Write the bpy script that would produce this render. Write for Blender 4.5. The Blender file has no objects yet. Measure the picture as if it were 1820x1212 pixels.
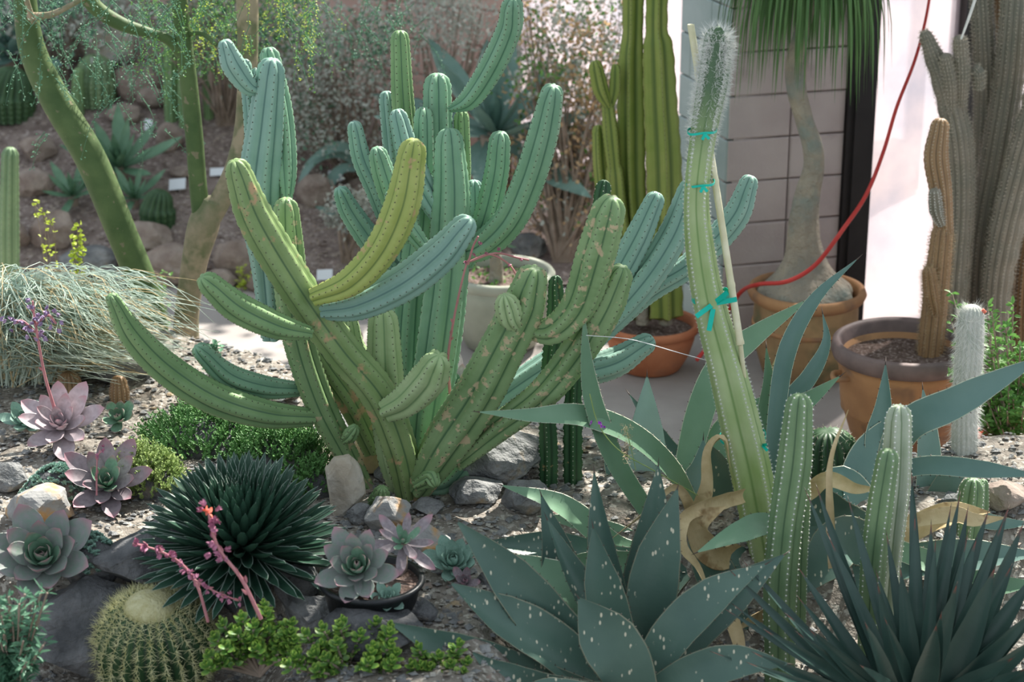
import bpy, math, random
import numpy as np
from mathutils import Vector, Matrix
R = random.Random(7)
NR = np.random.default_rng(11)
SC = bpy.context.scene
COL = SC.collection
PI = math.pi
# ------------------------------------------------------------------ camera, world, sun, exposure
F = 3700.0; TILT = math.radians(20.0); CAMZ = 3.2
cam_d = bpy.data.cameras.new('camera'); cam = bpy.data.objects.new('camera', cam_d); COL.objects.link(cam)
cam.location = (0, 0, CAMZ); cam.rotation_euler = (PI/2 - TILT, 0, 0)
cam_d.sensor_width = 36.0; cam_d.lens = 36.0*F/1820.0; cam_d.clip_end = 200
cam_d.dof.use_dof = True; cam_d.dof.focus_distance = 6.6; cam_d.dof.aperture_fstop = 2.9
SC.camera = cam
SC.view_settings.view_transform = 'Standard'; SC.view_settings.look = 'None'
SC.view_settings.exposure = 0.16; SC.view_settings.gamma = 1.0; SC.view_settings.use_curve_mapping = False
W = bpy.data.worlds.new('world'); SC.world = W; W.use_nodes = True
bg = W.node_tree.nodes['Background']; bg.inputs[0].default_value = (0.80, 0.90, 1.0, 1); bg.inputs[1].default_value = 0.84
sd = bpy.data.lights.new('sun', 'SUN'); sd.energy = 11.0; sd.angle = math.radians(0.7); sd.color = (1.0, 0.955, 0.87)
sun = bpy.data.objects.new('sun', sd); COL.objects.link(sun)
SUNV = Vector((-0.38, -0.58, -0.72)).normalized()
sun.rotation_euler = SUNV.to_track_quat('-Z', 'Y').to_euler(); sun.location = (3, 8, 9)

# ------------------------------------------------------------------ pixel -> world helpers
ct, st = math.cos(TILT), math.sin(TILT)
def ray(px, py):
    u = (px-910)/F; v = (606-py)/F
    return Vector((u, ct+v*st, -st+v*ct))
def at(px, py, Y):
    d = ray(px, py); s = Y/d.y
    return Vector((d.x*s, Y, CAMZ+d.z*s))
def scl(px, py, Y): return Y/ray(px, py).y/F          # metres per pixel at that depth
def sst(a, b, x):
    t = min(1, max(0, (x-a)/(b-a))); return t*t*(3-2*t)
def nz(x, y, f=1.0, seed=0.0):
    return (math.sin(x*f*1.7+seed)+math.sin(y*f*2.3+seed*1.3+x*f*.7)+math.sin((x+y)*f*3.1+seed*.7))/3
EX = [-4, -1.6, -1.0, -.5, 0, .5, 1.0, 1.8, 4]; EY = [7.9, 7.75, 7.35, 6.95, 6.7, 6.35, 6.25, 6.6, 6.8]
def edge(x): return float(np.interp(x, EX, EY))
def hbed(x, y):
    z = .50+.025*nz(x, y, 2.1)+.008*nz(x, y, 9, 2)
    k = sst(-.45, -.75, x) if False else sst(.45, .8, -x)
    z -= .26*k*(1-sst(5.3, 5.5, y))
    k2 = sst(-.12, .25, x); z -= .38*k2*(1-sst(5.45, 6.05, y))
    z *= 1-sst(edge(x)-.06, edge(x)+.2, y)
    return z-.03*sst(edge(x)+.1, edge(x)+.22, y)
def hslope(x, y):
    k = sst(-.1, 1.0, -x-.35)
    return .3*max(0, y-9.62)*k*(1+.12*nz(x, y, 1.3))+.03*nz(x, y, 3.3, 4)*sst(9.6, 10, y)*k + .015
def hground(x, y):
    if y < edge(x)+.2: return max(hbed(x, y), 0)
    if y > 9.6: return hslope(x, y)
    return 0.0
def G(px, py):
    d = ray(px, py); y = 3.8
    while y < 15:
        s = y/d.y
        if CAMZ+d.z*s <= hground(d.x*s, y): break
        y += .02
    s = y/d.y
    return Vector((d.x*s, y, hground(d.x*s, y)))

# ------------------------------------------------------------------ materials
def newmat(name):
    m = bpy.data.materials.new(name); m.use_nodes = True
    nt = m.node_tree; b = nt.nodes['Principled BSDF']
    return m, nt, b
def N(nt, t, **k):
    n = nt.nodes.new(t)
    for a, v in k.items(): setattr(n, a, v)
    return n
def L(nt, a, b): nt.links.new(a, b)
def mixc(nt, fac, a, b):
    n = N(nt, 'ShaderNodeMix', data_type='RGBA')
    if isinstance(fac, float): n.inputs[0].default_value = fac
    else: L(nt, fac, n.inputs[0])
    for i, c in ((6, a), (7, b)):
        if isinstance(c, (tuple, list)): n.inputs[i].default_value = (*c[:3], 1)
        else: L(nt, c, n.inputs[i])
    return n.outputs[2]
def noise(nt, scale, detail=3, rough=.55, vec=None, coord='Object'):
    n = N(nt, 'ShaderNodeTexNoise'); n.inputs['Scale'].default_value = scale
    n.inputs['Detail'].default_value = detail; n.inputs['Roughness'].default_value = rough
    if vec is None:
        t = N(nt, 'ShaderNodeTexCoord'); vec = t.outputs[coord]
    L(nt, vec, n.inputs['Vector']); return n.outputs['Fac']
def ramp(nt, fac, a, b):
    r = N(nt, 'ShaderNodeMapRange'); r.inputs[1].default_value = a; r.inputs[2].default_value = b
    L(nt, fac, r.inputs[0]); return r.outputs[0]
def bump(nt, b, h, s, d=.01):
    n = N(nt, 'ShaderNodeBump'); n.inputs['Strength'].default_value = s; n.inputs['Distance'].default_value = d
    L(nt, h, n.inputs['Height']); L(nt, n.outputs[0], b.inputs['Normal'])
def gen(name, c1, c2, scale=8, rough=.8, bmp=.3, bs=None, bd=.01, c3=None, s3=30, t3=(.6, .7), detail=4, spec=.3):
    m, nt, b = newmat(name)
    c = mixc(nt, ramp(nt, noise(nt, scale, detail), .35, .65), c1, c2)
    if c3: c = mixc(nt, ramp(nt, noise(nt, s3, 3), *t3), c, c3)
    L(nt, c, b.inputs['Base Color']); b.inputs['Roughness'].default_value = rough
    b.inputs['Specular IOR Level'].default_value = spec
    if bmp: bump(nt, b, noise(nt, bs or scale*4, 5), bmp, bd)
    return m
def plant(name, c1, c2, groove=None, crest=None, scar=None, tscar=(.62, .66), sscar=26, scale=9, rough=.5, trans=0.0, along=None, spec=.4, specks=None, variety=False):
    """plant skin: two greens by noise; 'rib' attribute 0 in the groove .. 1 on the rib; 'tip' attribute along the length"""
    m, nt, b = newmat(name)
    c = mixc(nt, ramp(nt, noise(nt, scale, 3), .3, .7), c1, c2)
    if variety:
        oi = N(nt, 'ShaderNodeObjectInfo')
        hs = N(nt, 'ShaderNodeHueSaturation'); L(nt, c, hs.inputs['Color'])
        L(nt, ramp2(nt, oi.outputs['Random'], .75, 1.25), hs.inputs['Value']); c = hs.outputs[0]
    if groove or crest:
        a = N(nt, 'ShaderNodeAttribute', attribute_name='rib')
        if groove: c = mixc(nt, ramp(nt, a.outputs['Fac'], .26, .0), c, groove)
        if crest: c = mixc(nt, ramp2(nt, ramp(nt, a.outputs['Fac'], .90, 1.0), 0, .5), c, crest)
    if along:
        a = N(nt, 'ShaderNodeAttribute', attribute_name='tip')
        c = mixc(nt, ramp(nt, a.outputs['Fac'], along[1], along[2]), c, along[0])
    if scar: c = mixc(nt, ramp(nt, noise(nt, sscar, 4, .6), *tscar), c, scar)
    if specks:
        v = N(nt, 'ShaderNodeTexVoronoi'); v.inputs['Scale'].default_value = specks[1]
        t = N(nt, 'ShaderNodeTexCoord'); mp = N(nt, 'ShaderNodeMapping'); mp.inputs['Scale'].default_value = (1.5, 1.0, .7); L(nt, t.outputs['Object'], mp.inputs[0]); L(nt, mp.outputs[0], v.inputs['Vector'])
        f = N(nt, 'ShaderNodeMath', operation='MULTIPLY'); L(nt, ramp(nt, v.outputs['Distance'], .24, .16), f.inputs[0])
        L(nt, ramp(nt, noise(nt, 9, 4), .49, .53), f.inputs[1])
        c = mixc(nt, f.outputs[0], c, specks[0])
    L(nt, c, b.inputs['Base Color']); b.inputs['Roughness'].default_value = rough
    b.inputs['Specular IOR Level'].default_value = spec
    bump(nt, b, noise(nt, 60, 4), .15, .004)
    if trans:
        tr = N(nt, 'ShaderNodeBsdfTranslucent'); L(nt, c, tr.inputs[0])
        mx = N(nt, 'ShaderNodeMixShader'); mx.inputs[0].default_value = trans
        L(nt, b.outputs[0], mx.inputs[1]); L(nt, tr.outputs[0], mx.inputs[2])
        L(nt, mx.outputs[0], nt.nodes['Material Output'].inputs[0])
    return m
def ramp2(nt, fac, a, b):
    r = N(nt, 'ShaderNodeMapRange'); r.inputs[3].default_value = a; r.inputs[4].default_value = b
    L(nt, fac, r.inputs[0]); return r.outputs[0]
M = {}
M['bed'] = gen('bed_soil', (.17, .145, .12), (.30, .27, .235), 14, .95, .8, 60, .02, (.46, .43, .38), 45, (.55, .62))
M['slope'] = gen('slope_soil', (.16, .12, .105), (.27, .215, .19), 9, .95, .8, 50, .02, (.40, .34, .31), 40, (.56, .64))
M['path'] = gen('path_concrete', (.30, .27, .255), (.38, .345, .325), 3, .85, .15, 80, .004)
M['outdoor'] = gen('outdoor_sand', (.30, .26, .27), (.42, .385, .395), 1.2, .9, .2)
M['block'] = gen('block', (.47, .385, .375), (.57, .485, .465), 3, .9, .35, 90, .004, (.42, .34, .33), 7, (.6, .8))
M['blockb'] = gen('block_blue', (.33, .40, .39), (.42, .48, .47), 3, .9, .35, 90, .004)
M['blockp'] = gen('block_pink', (.62, .41, .35), (.72, .52, .46), 2, .9, .3, 60, .004)
M['mortar'] = gen('mortar', (.40, .34, .33), (.48, .42, .40), 20, .95, .2)
M['dark'] = gen('dark_metal', (.018, .016, .017), (.03, .026, .026), 5, .45, .05)
M['rock'] = gen('rock_grey', (.13, .135, .14), (.30, .30, .295), 11, .9, 1.0, 26, .03, (.36, .27, .17), 9, (.60, .70), detail=9)
M['rockb'] = gen('rock_brown', (.21, .16, .135), (.36, .30, .255), 8, .9, .9, 20, .02, (.22, .16, .13), 10, (.6, .7))
M['rockd'] = gen('rock_dark', (.06, .062, .066), (.155, .155, .16), 9, .9, 1.0, 22, .03, (.30, .24, .17), 8, (.62, .72))
M['rockt'] = gen('rock_tan', (.42, .36, .28), (.55, .52, .46), 8, .85, .6, 22, .02, (.30, .30, .29), 9, (.55, .65))
M['rocko'] = gen('rock_ochre', (.25, .25, .25), (.36, .35, .33), 8, .85, .6, 22, .02, (.46, .27, .12), 9, (.5, .6))
M['rockg'] = gen('rock_chip_tan', (.28, .26, .23), (.38, .36, .32), 8, .9, 0)
M['terra'] = gen('terracotta', (.40, .135, .065), (.52, .20, .10), 6, .75, .12, 60, .003, (.34, .16, .10), 5, (.6, .75))
M['terrab'] = gen('terracotta_old', (.33, .17, .085), (.46, .25, .12), 5, .8, .25, 40, .004, (.20, .125, .085), 6, (.52, .68))
M['terram'] = gen('terracotta_mossy', (.30, .19, .10), (.44, .29, .15), 6, .8, .3, 40, .004, (.16, .15, .08), 5, (.5, .65))
M['rimd'] = gen('pot_rim_dark', (.13, .095, .09), (.21, .15, .14), 8, .55, .15)
M['potg'] = gen('pot_grey_green', (.30, .32, .26), (.42, .43, .36), 5, .85, .25, 40, .004, (.24, .26, .20), 4, (.55, .7))
M['potr'] = gen('pot_red', (.50, .10, .055), (.60, .15, .08), 4, .6, .05)
M['plastic'] = gen('black_plastic', (.012, .014, .016), (.025, .027, .03), 8, .4, .05)
M['soil'] = gen('potting_soil', (.10, .065, .05), (.20, .14, .12), 40, .95, .9, 90, .02, (.34, .27, .24), 80, (.56, .62))
M['label'] = gen('white_label', (.72, .76, .80), (.80, .84, .88), 4, .35, 0)
M['red'] = gen('red_cable', (.50, .035, .03), (.58, .06, .05), 5, .4, 0)
M['tie'] = gen('teal_tie', (.0, .42, .33), (.01, .52, .40), 10, .4, .1)
M['bamboo'] = gen('bamboo', (.62, .57, .36), (.74, .70, .50), 12, .45, .08)
M['thread'] = gen('thread', (.8, .8, .78), (.9, .9, .9), 5, .4, 0)
M['bark'] = gen('bark', (.20, .155, .115), (.32, .26, .20), 12, .9, .7, 40, .01)
M['twig'] = gen('twig', (.22, .17, .13), (.36, .29, .24), 12, .9, .3)
M['greenbark'] = gen('green_bark', (.06, .105, .035), (.10, .15, .055), 9, .6, .3, 30, .006, (.20, .18, .11), 26, (.64, .68))
M['mixbark'] = gen('green_brown_bark', (.15, .165, .085), (.29, .24, .16), 14, .7, .4, 30, .006, (.36, .29, .2), 9, (.5, .6))
M['pale'] = gen('ponytail_bark', (.27, .25, .21), (.42, .36, .28), 7, .9, 1.0, 26, .03, (.24, .28, .25), 5, (.52, .66), detail=8)
# cactus skins
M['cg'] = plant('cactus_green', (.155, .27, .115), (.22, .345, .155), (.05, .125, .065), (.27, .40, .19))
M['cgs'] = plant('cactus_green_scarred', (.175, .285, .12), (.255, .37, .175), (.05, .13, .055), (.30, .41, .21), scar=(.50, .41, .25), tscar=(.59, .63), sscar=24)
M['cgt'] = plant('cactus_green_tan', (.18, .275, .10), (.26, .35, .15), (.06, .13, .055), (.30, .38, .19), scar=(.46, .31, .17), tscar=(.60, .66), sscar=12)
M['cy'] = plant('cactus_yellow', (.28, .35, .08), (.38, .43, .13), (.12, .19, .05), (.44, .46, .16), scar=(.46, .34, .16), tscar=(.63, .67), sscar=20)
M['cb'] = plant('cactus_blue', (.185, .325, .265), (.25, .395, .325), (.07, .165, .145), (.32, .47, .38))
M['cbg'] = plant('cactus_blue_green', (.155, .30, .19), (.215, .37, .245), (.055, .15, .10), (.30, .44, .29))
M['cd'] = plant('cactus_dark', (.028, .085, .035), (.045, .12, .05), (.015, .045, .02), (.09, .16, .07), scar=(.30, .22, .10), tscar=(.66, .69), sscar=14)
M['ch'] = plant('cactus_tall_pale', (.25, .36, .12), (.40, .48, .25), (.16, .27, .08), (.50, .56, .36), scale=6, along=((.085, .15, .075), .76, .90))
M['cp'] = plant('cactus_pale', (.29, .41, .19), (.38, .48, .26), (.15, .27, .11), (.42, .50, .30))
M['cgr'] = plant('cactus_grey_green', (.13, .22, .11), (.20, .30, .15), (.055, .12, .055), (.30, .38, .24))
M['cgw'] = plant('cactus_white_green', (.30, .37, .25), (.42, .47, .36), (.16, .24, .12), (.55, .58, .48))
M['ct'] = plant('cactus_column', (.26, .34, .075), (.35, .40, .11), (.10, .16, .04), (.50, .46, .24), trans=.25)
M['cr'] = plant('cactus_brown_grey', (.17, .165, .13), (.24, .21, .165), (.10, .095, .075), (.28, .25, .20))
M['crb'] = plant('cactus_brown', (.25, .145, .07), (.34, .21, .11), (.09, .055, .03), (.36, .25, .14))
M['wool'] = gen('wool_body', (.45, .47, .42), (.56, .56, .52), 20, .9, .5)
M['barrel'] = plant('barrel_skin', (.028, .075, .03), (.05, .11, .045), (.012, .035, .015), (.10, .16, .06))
M['crown'] = gen('barrel_crown_wool', (.50, .46, .24), (.62, .59, .36), 40, .95, .8, 120, .01)
M['sp_y'] = gen('spine_yellow', (.58, .56, .28), (.72, .70, .44), 30, .5, 0)
M['sp_w'] = gen('spine_white', (.70, .70, .66), (.85, .84, .80), 30, .5, 0)
M['sp_b'] = gen('spine_brown', (.34, .25, .15), (.5, .38, .24), 30, .5, 0)
M['sp_t'] = gen('spine_tan', (.5, .45, .36), (.62, .56, .47), 30, .5, 0)
M['areole'] = gen('areole', (.07, .07, .05), (.12, .11, .08), 30, .9, 0)
M['areolep'] = gen('areole_pale', (.50, .50, .42), (.62, .60, .52), 30, .9, 0)
# leaves
M['ag'] = plant('agave_grey_green', (.060, .118, .095), (.092, .16, .125), scale=5, rough=.38, specks=((.58, .55, .42), 42), variety=False)
M['agf'] = plant('agave_light_green', (.16, .30, .18), (.22, .37, .24), scale=5, rough=.45, trans=.15, along=None)
M['agb'] = plant('agave_blue', (.115, .215, .19), (.165, .275, .24), scale=5, rough=.45, trans=.1)
M['agp'] = plant('agave_pale_blue', (.33, .48, .43), (.40, .55, .50), scale=5, rough=.5, trans=.15)
M['agd'] = plant('agave_dark_margin', (.16, .19, .13), (.24, .25, .18), rough=.5)
M['agm'] = plant('agave_margin', (.50, .55, .40), (.62, .64, .50), rough=.5)
M['thorn'] = gen('agave_thorn', (.05, .035, .03), (.10, .07, .055), 20, .5, 0)
M['dry'] = gen('dry_leaf', (.50, .38, .20), (.66, .53, .32), 12, .7, .5, 50, .006, (.36, .24, .12), 14, (.6, .7))
M['yuc'] = plant('dark_agave', (.026, .058, .048), (.045, .088, .072), scale=6, rough=.36, along=((.20, .06, .045), .93, .99))
M['reg'] = plant('dark_rosette', (.020, .060, .038), (.036, .088, .056), scale=12, rough=.38)
M['regm'] = plant('dark_rosette_edge', (.30, .40, .34), (.42, .50, .44), scale=12, rough=.5)
M['far_ag'] = plant('far_agave', (.09, .19, .11), (.14, .26, .16), scale=6, rough=.45)
M['far_agb'] = plant('far_agave_blue', (.14, .25, .215), (.20, .32, .28), scale=6, rough=.45)
M['e_pur'] = plant('echeveria_purple', (.22, .18, .20), (.33, .28, .30), scale=9, rough=.4, along=((.40, .20, .24), .75, 1.0))
M['e_pk'] = plant('echeveria_pale', (.42, .345, .37), (.55, .47, .50), scale=9, rough=.4, along=((.50, .27, .31), .8, 1.0))
M['e_gr'] = plant('echeveria_green', (.16, .30, .20), (.22, .36, .26), scale=9, rough=.4, along=((.45, .26, .28), .82, 1.0))
M['e_gp'] = plant('echeveria_green_purple', (.21, .30, .24), (.32, .30, .31), scale=6, rough=.4, along=((.45, .24, .29), .8, 1.0))
M['sed'] = plant('sedum_blue', (.22, .38, .31), (.33, .48, .40), scale=20, rough=.6)
M['jade'] = plant('jade_green', (.09, .22, .05), (.16, .31, .06), scale=10, rough=.3, along=((.30, .42, .08), .6, 1.0), variety=True)
M['moss'] = plant('moss_green', (.07, .19, .05), (.12, .27, .07), scale=25, rough=.6)
M['mossl'] = plant('moss_light', (.20, .30, .08), (.33, .42, .14), scale=25, rough=.6)
M['grass'] = plant('blue_grass', (.50, .64, .55), (.70, .76, .64), scale=3, rough=.5, trans=.25)
M['lf_g'] = plant('leaf_green', (.10, .26, .06), (.18, .37, .09), scale=6, rough=.5, trans=.35)
M['lf_y'] = plant('leaf_yellow', (.42, .55, .06), (.60, .70, .12), scale=6, rough=.5, trans=.35)
M['lf_s'] = plant('leaf_silver', (.38, .41, .37), (.52, .54, .48), scale=6, rough=.7, trans=.2)
M['lf_o'] = plant('leaf_tan', (.52, .33, .16), (.66, .50, .32), scale=6, rough=.7, trans=.4)
M['lf_b'] = plant('leaf_blue_green', (.10, .24, .15), (.15, .31, .20), scale=6, rough=.5, trans=.3)
M['lf_p'] = plant('leaf_palm', (.07, .17, .05), (.14, .26, .08), scale=6, rough=.5, trans=.2)
M['pinkst'] = gen('pink_stalk', (.42, .17, .19), (.55, .24, .26), 10, .5, 0)
M['flr'] = gen('flower_red', (.70, .10, .07), (.80, .20, .12), 20, .5, 0)
M['flp'] = gen('flower_pink', (.40, .13, .22), (.52, .23, .33), 20, .5, 0)
M['flv'] = gen('flower_violet', (.30, .22, .38), (.42, .30, .46), 20, .5, 0)
M['flm'] = gen('flower_magenta', (.45, .06, .60), (.55, .10, .70), 20, .5, 0)
def glass_mat():
    m, nt, b = newmat('glass_milky')
    tr = N(nt, 'ShaderNodeBsdfTransparent'); tr.inputs[0].default_value = (.97, .96, .97, 1)
    tl = N(nt, 'ShaderNodeBsdfTranslucent'); L(nt, mixc(nt, ramp(nt, noise(nt, 2.2, 6), .4, .65), (.66, .585, .60), (.42, .415, .48)), tl.inputs[0])
    mx = N(nt, 'ShaderNodeMixShader'); mx.inputs[0].default_value = .5
    L(nt, tr.outputs[0], mx.inputs[1]); L(nt, tl.outputs[0], mx.inputs[2])
    m2 = N(nt, 'ShaderNodeMixShader'); m2.inputs[0].default_value = .05
    g = N(nt, 'ShaderNodeBsdfGlossy'); g.inputs['Roughness'].default_value = .15
    L(nt, mx.outputs[0], m2.inputs[1]); L(nt, g.outputs[0], m2.inputs[2])
    L(nt, m2.outputs[0], nt.nodes['Material Output'].inputs[0]); return m
M['glass'] = glass_mat()

# ------------------------------------------------------------------ mesh building
class MB:
    def __init__(s): s.V = []; s.F = []; s.n = 0; s.M = []; s.A = {'rib': [], 'tip': []}
    def add(s, v, f, mi=0, rib=None, tip=None):
        v = np.asarray(v, dtype=np.float32).reshape(-1, 3); k = len(v)
        f = np.asarray(f, dtype=np.int64)
        s.V.append(v); s.F.append((f+s.n, mi)); s.n += k
        s.A['rib'].append(np.full(k, .6, np.float32) if rib is None else np.asarray(rib, np.float32))
        s.A['tip'].append(np.zeros(k, np.float32) if tip is None else np.asarray(tip, np.float32))
    def mesh(s, name, mats, off=(0, 0, 0), smooth=True):
        me = bpy.data.meshes.new(name)
        V = np.concatenate(s.V)-np.array(off, np.float32)
        loops = np.concatenate([f.reshape(-1) for f, _ in s.F])
        sizes = np.concatenate([np.full(len(f), f.shape[1]) for f, _ in s.F])
        mi = np.concatenate([np.full(len(f), m) for f, m in s.F])
        starts = np.concatenate([[0], np.cumsum(sizes)[:-1]])
        me.vertices.add(len(V)); me.vertices.foreach_set('co', V.reshape(-1).astype(np.float32))
        me.loops.add(len(loops)); me.loops.foreach_set('vertex_index', loops.astype(np.int32))
        me.polygons.add(len(sizes)); me.polygons.foreach_set('loop_start', starts.astype(np.int32))
        me.polygons.foreach_set('loop_total', sizes.astype(np.int32))
        me.polygons.foreach_set('material_index', mi.astype(np.int32))
        me.polygons.foreach_set('use_smooth', np.full(len(sizes), smooth))
        for a in ('rib', 'tip'):
            at_ = me.attributes.new(a, 'FLOAT', 'POINT'); at_.data.foreach_set('value', np.concatenate(s.A[a]))
        for m in (mats if isinstance(mats, (list, tuple)) else [mats]): me.materials.append(m if not isinstance(m, str) else M[m])
        me.update(calc_edges=True); me.validate(); return me
def wloc(p):
    v = Vector((0, 0, 0))
    while p is not None: v += p.location; p = p.parent
    return v
def obj(name, mb, mats, parent=None, smooth=True, kind=None, loc=None):
    """mesh in world coordinates -> object; with a parent the vertices are made relative to it"""
    off = wloc(parent) if parent else (loc if loc is not None else Vector((0, 0, 0)))
    me = mb.mesh(name, mats, off, smooth)
    o = bpy.data.objects.new(name, me); COL.objects.link(o); o.parent = parent
    if not parent and loc is not None: o.location = loc
    if kind: o['kind'] = kind
    return o
def inst(name, me, parent, mat):
    o = bpy.data.objects.new(name, me); COL.objects.link(o); o.parent = parent; o.matrix_local = mat
    return o
def tag(o, label, cat, group=None, kind=None):
    o['label'] = label; o['category'] = cat
    if group: o['group'] = group
    if kind: o['kind'] = kind
    return o
def thing(name, loc, label, cat, group=None):
    o = bpy.data.objects.new(name, None); COL.objects.link(o); o.location = loc; o.empty_display_size = .05
    return tag(o, label, cat, group)
def struct(name, mb, mats, smooth=False, loc=None):
    o = obj(name, mb, mats, smooth=smooth, loc=loc); o['kind'] = 'structure'; return o
BOXF = [(0, 3, 2, 1), (4, 5, 6, 7), (0, 1, 5, 4), (1, 2, 6, 5), (2, 3, 7, 6), (3, 0, 4, 7)]
def boxv(o, a, b, c):   # corner o and three edge vectors
    o, a, b, c = map(np.array, (o, a, b, c))
    return [o, o+a, o+a+b, o+b, o+c, o+a+c, o+a+b+c, o+b+c]
def bevel_block(o, a, b, c, bv=.006):
    """block whose front face (towards -b) has chamfered edges; o corner, a width, b depth, c height"""
    o, a, b, c = (np.array(x, float) for x in (o, a, b, c))
    ua, ub, uc = a/np.linalg.norm(a), b/np.linalg.norm(b), c/np.linalg.norm(c)
    back = [o+b, o+a+b, o+a+b+c, o+b+c]; mid = [o+ub*bv, o+a+ub*bv, o+a+c+ub*bv, o+c+ub*bv]
    fr = [o+ua*bv+uc*bv, o+a-ua*bv+uc*bv, o+a-ua*bv+c-uc*bv, o+ua*bv+c-uc*bv]
    V = back+mid+fr; Fq = []
    for i in range(4):
        j = (i+1) % 4; Fq += [(i, j, 4+j, 4+i), (4+i, 4+j, 8+j, 8+i)]
    return V, Fq+[(8, 9, 10, 11)]
def catmull(P, n):
    P = [np.array(p, float) for p in P]
    if len(P) == 2: P = [P[0], (P[0]+P[1])/2, P[1]]
    Q = [2*P[0]-P[1]]+P+[2*P[-1]-P[-2]]
    seg = len(P)-1; out = []
    # fine sampling then arc-length resample
    for i in range(seg):
        p0, p1, p2, p3 = Q[i:i+4]
        for t in np.linspace(0, 1, 16, endpoint=False):
            out.append(.5*((2*p1)+(-p0+p2)*t+(2*p0-5*p1+4*p2-p3)*t*t+(-p0+3*p1-3*p2+p3)*t**3))
    out.append(P[-1]); out = np.array(out)
    d = np.concatenate([[0], np.cumsum(np.linalg.norm(np.diff(out[:, :3], axis=0), axis=1))])
    s = np.linspace(0, d[-1], n)
    return np.stack([np.interp(s, d, out[:, k]) for k in range(out.shape[1])], 1), d[-1]
def frames(C, up=None):
    T = np.gradient(C, axis=0); T /= np.linalg.norm(T, axis=1)[:, None]+1e-9
    a = np.array(up if up is not None else (0, -1, .3), float); X = []
    x = a-T[0]*a.dot(T[0])
    if np.linalg.norm(x) < 1e-3: x = np.array((1., 0, 0))
    x /= np.linalg.norm(x)
    for t in T:
        x = x-t*x.dot(t); x /= np.linalg.norm(x)+1e-9; X.append(x)
    X = np.array(X); return T, X, np.cross(T, X)
def tube(mb, P, radii, n=8, mi=0, rings=None, cap=True, prof=None):
    rings = rings or max(3, len(P)*4)
    C4, ln = catmull([(*p, r) for p, r in zip(P, radii)], rings)
    C, rr = C4[:, :3], C4[:, 3]; T, X, Y = frames(C)
    th = np.linspace(0, 2*PI, n, endpoint=False)
    ring = np.cos(th)[None, :, None]*X[:, None]+np.sin(th)[None, :, None]*Y[:, None]
    rad = rr[:, None]*(np.ones(n)[None] if prof is None else prof(th, rings))
    V = C[:, None]+ring*rad[..., None]
    i = np.arange(rings-1)[:, None]*n; j = np.arange(n)[None]; k = (j+1) % n
    Fq = np.stack([i+j, i+k, i+n+k, i+n+j], -1).reshape(-1, 4)
    tip = np.repeat(np.linspace(0, 1, rings), n)
    mb.add(V.reshape(-1, 3), Fq, mi, tip=tip)
    if cap:
        for r, fl in ((0, 1), (rings-1, 0)):
            base = V[r]; c = base.mean(0)+(T[r]*(rr[r]*.5)*(-1 if fl else 1))
            VV = np.vstack([base, c]); f = [(a, (a+1) % n, n) if not fl else ((a+1) % n, a, n) for a in range(n)]
            mb.add(VV, f, mi, tip=np.full(n+1, tip[r*n]))
    return C, T, X, Y, rr
def spikes(mb, P, D, Ln, rad, mi=0, n=3):
    """many thin cones at once"""
    P = np.asarray(P, float).reshape(-1, 3); D = np.asarray(D, float).reshape(-1, 3)
    if len(P) == 0: return
    D = D/(np.linalg.norm(D, axis=1)[:, None]+1e-9)
    Ln = np.broadcast_to(Ln, (len(P),)); rad = np.broadcast_to(rad, (len(P),))
    a = np.where(np.abs(D[:, 2:3]) > .9, [[1., 0, 0]], [[0, 0, 1.]])
    X = np.cross(D, a); X /= np.linalg.norm(X, axis=1)[:, None]; Y = np.cross(D, X)
    vs = []
    for i in range(n):
        t = 2*PI*i/n; vs.append(P+(X*math.cos(t)+Y*math.sin(t))*rad[:, None])
    vs.append(P+D*Ln[:, None]); V = np.stack(vs, 1).reshape(-1, 3)
    b = np.arange(len(P))[:, None]*(n+1)
    Fq = np.concatenate([b+np.array([[i, (i+1) % n, n]]) for i in range(n)])
    mb.add(V, Fq, mi)
OCTV = np.array([(1, 0, 0), (-1, 0, 0), (0, 1, 0), (0, -1, 0), (0, 0, 1), (0, 0, -1)], float)
OCTF = np.array([(0, 2, 4), (2, 1, 4), (1, 3, 4), (3, 0, 4), (2, 0, 5), (1, 2, 5), (3, 1, 5), (0, 3, 5)])
def octs(mb, P, S, mi=0, rot=True):
    P = np.asarray(P, float).reshape(-1, 3)
    if len(P) == 0: return
    S = np.broadcast_to(np.asarray(S, float).reshape(-1, 1) if np.ndim(S) < 2 else S, (len(P), 3))
    V = OCTV[None]*S[:, None]
    if rot:
        a = NR.uniform(0, 2*PI, len(P)); c, s_ = np.cos(a)[:, None], np.sin(a)[:, None]
        x, y = V[..., 0]*c-V[..., 1]*s_, V[..., 0]*s_+V[..., 1]*c
        tl = NR.uniform(-.5, .5, len(P))[:, None]; z = V[..., 2]
        V = np.stack([x, y*np.cos(tl)-z*np.sin(tl), y*np.sin(tl)+z*np.cos(tl)], -1)
    V = V+P[:, None]; Fq = (np.arange(len(P))[:, None, None]*6+OCTF[None]).reshape(-1, 3)
    mb.add(V.reshape(-1, 3), Fq, mi)
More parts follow.
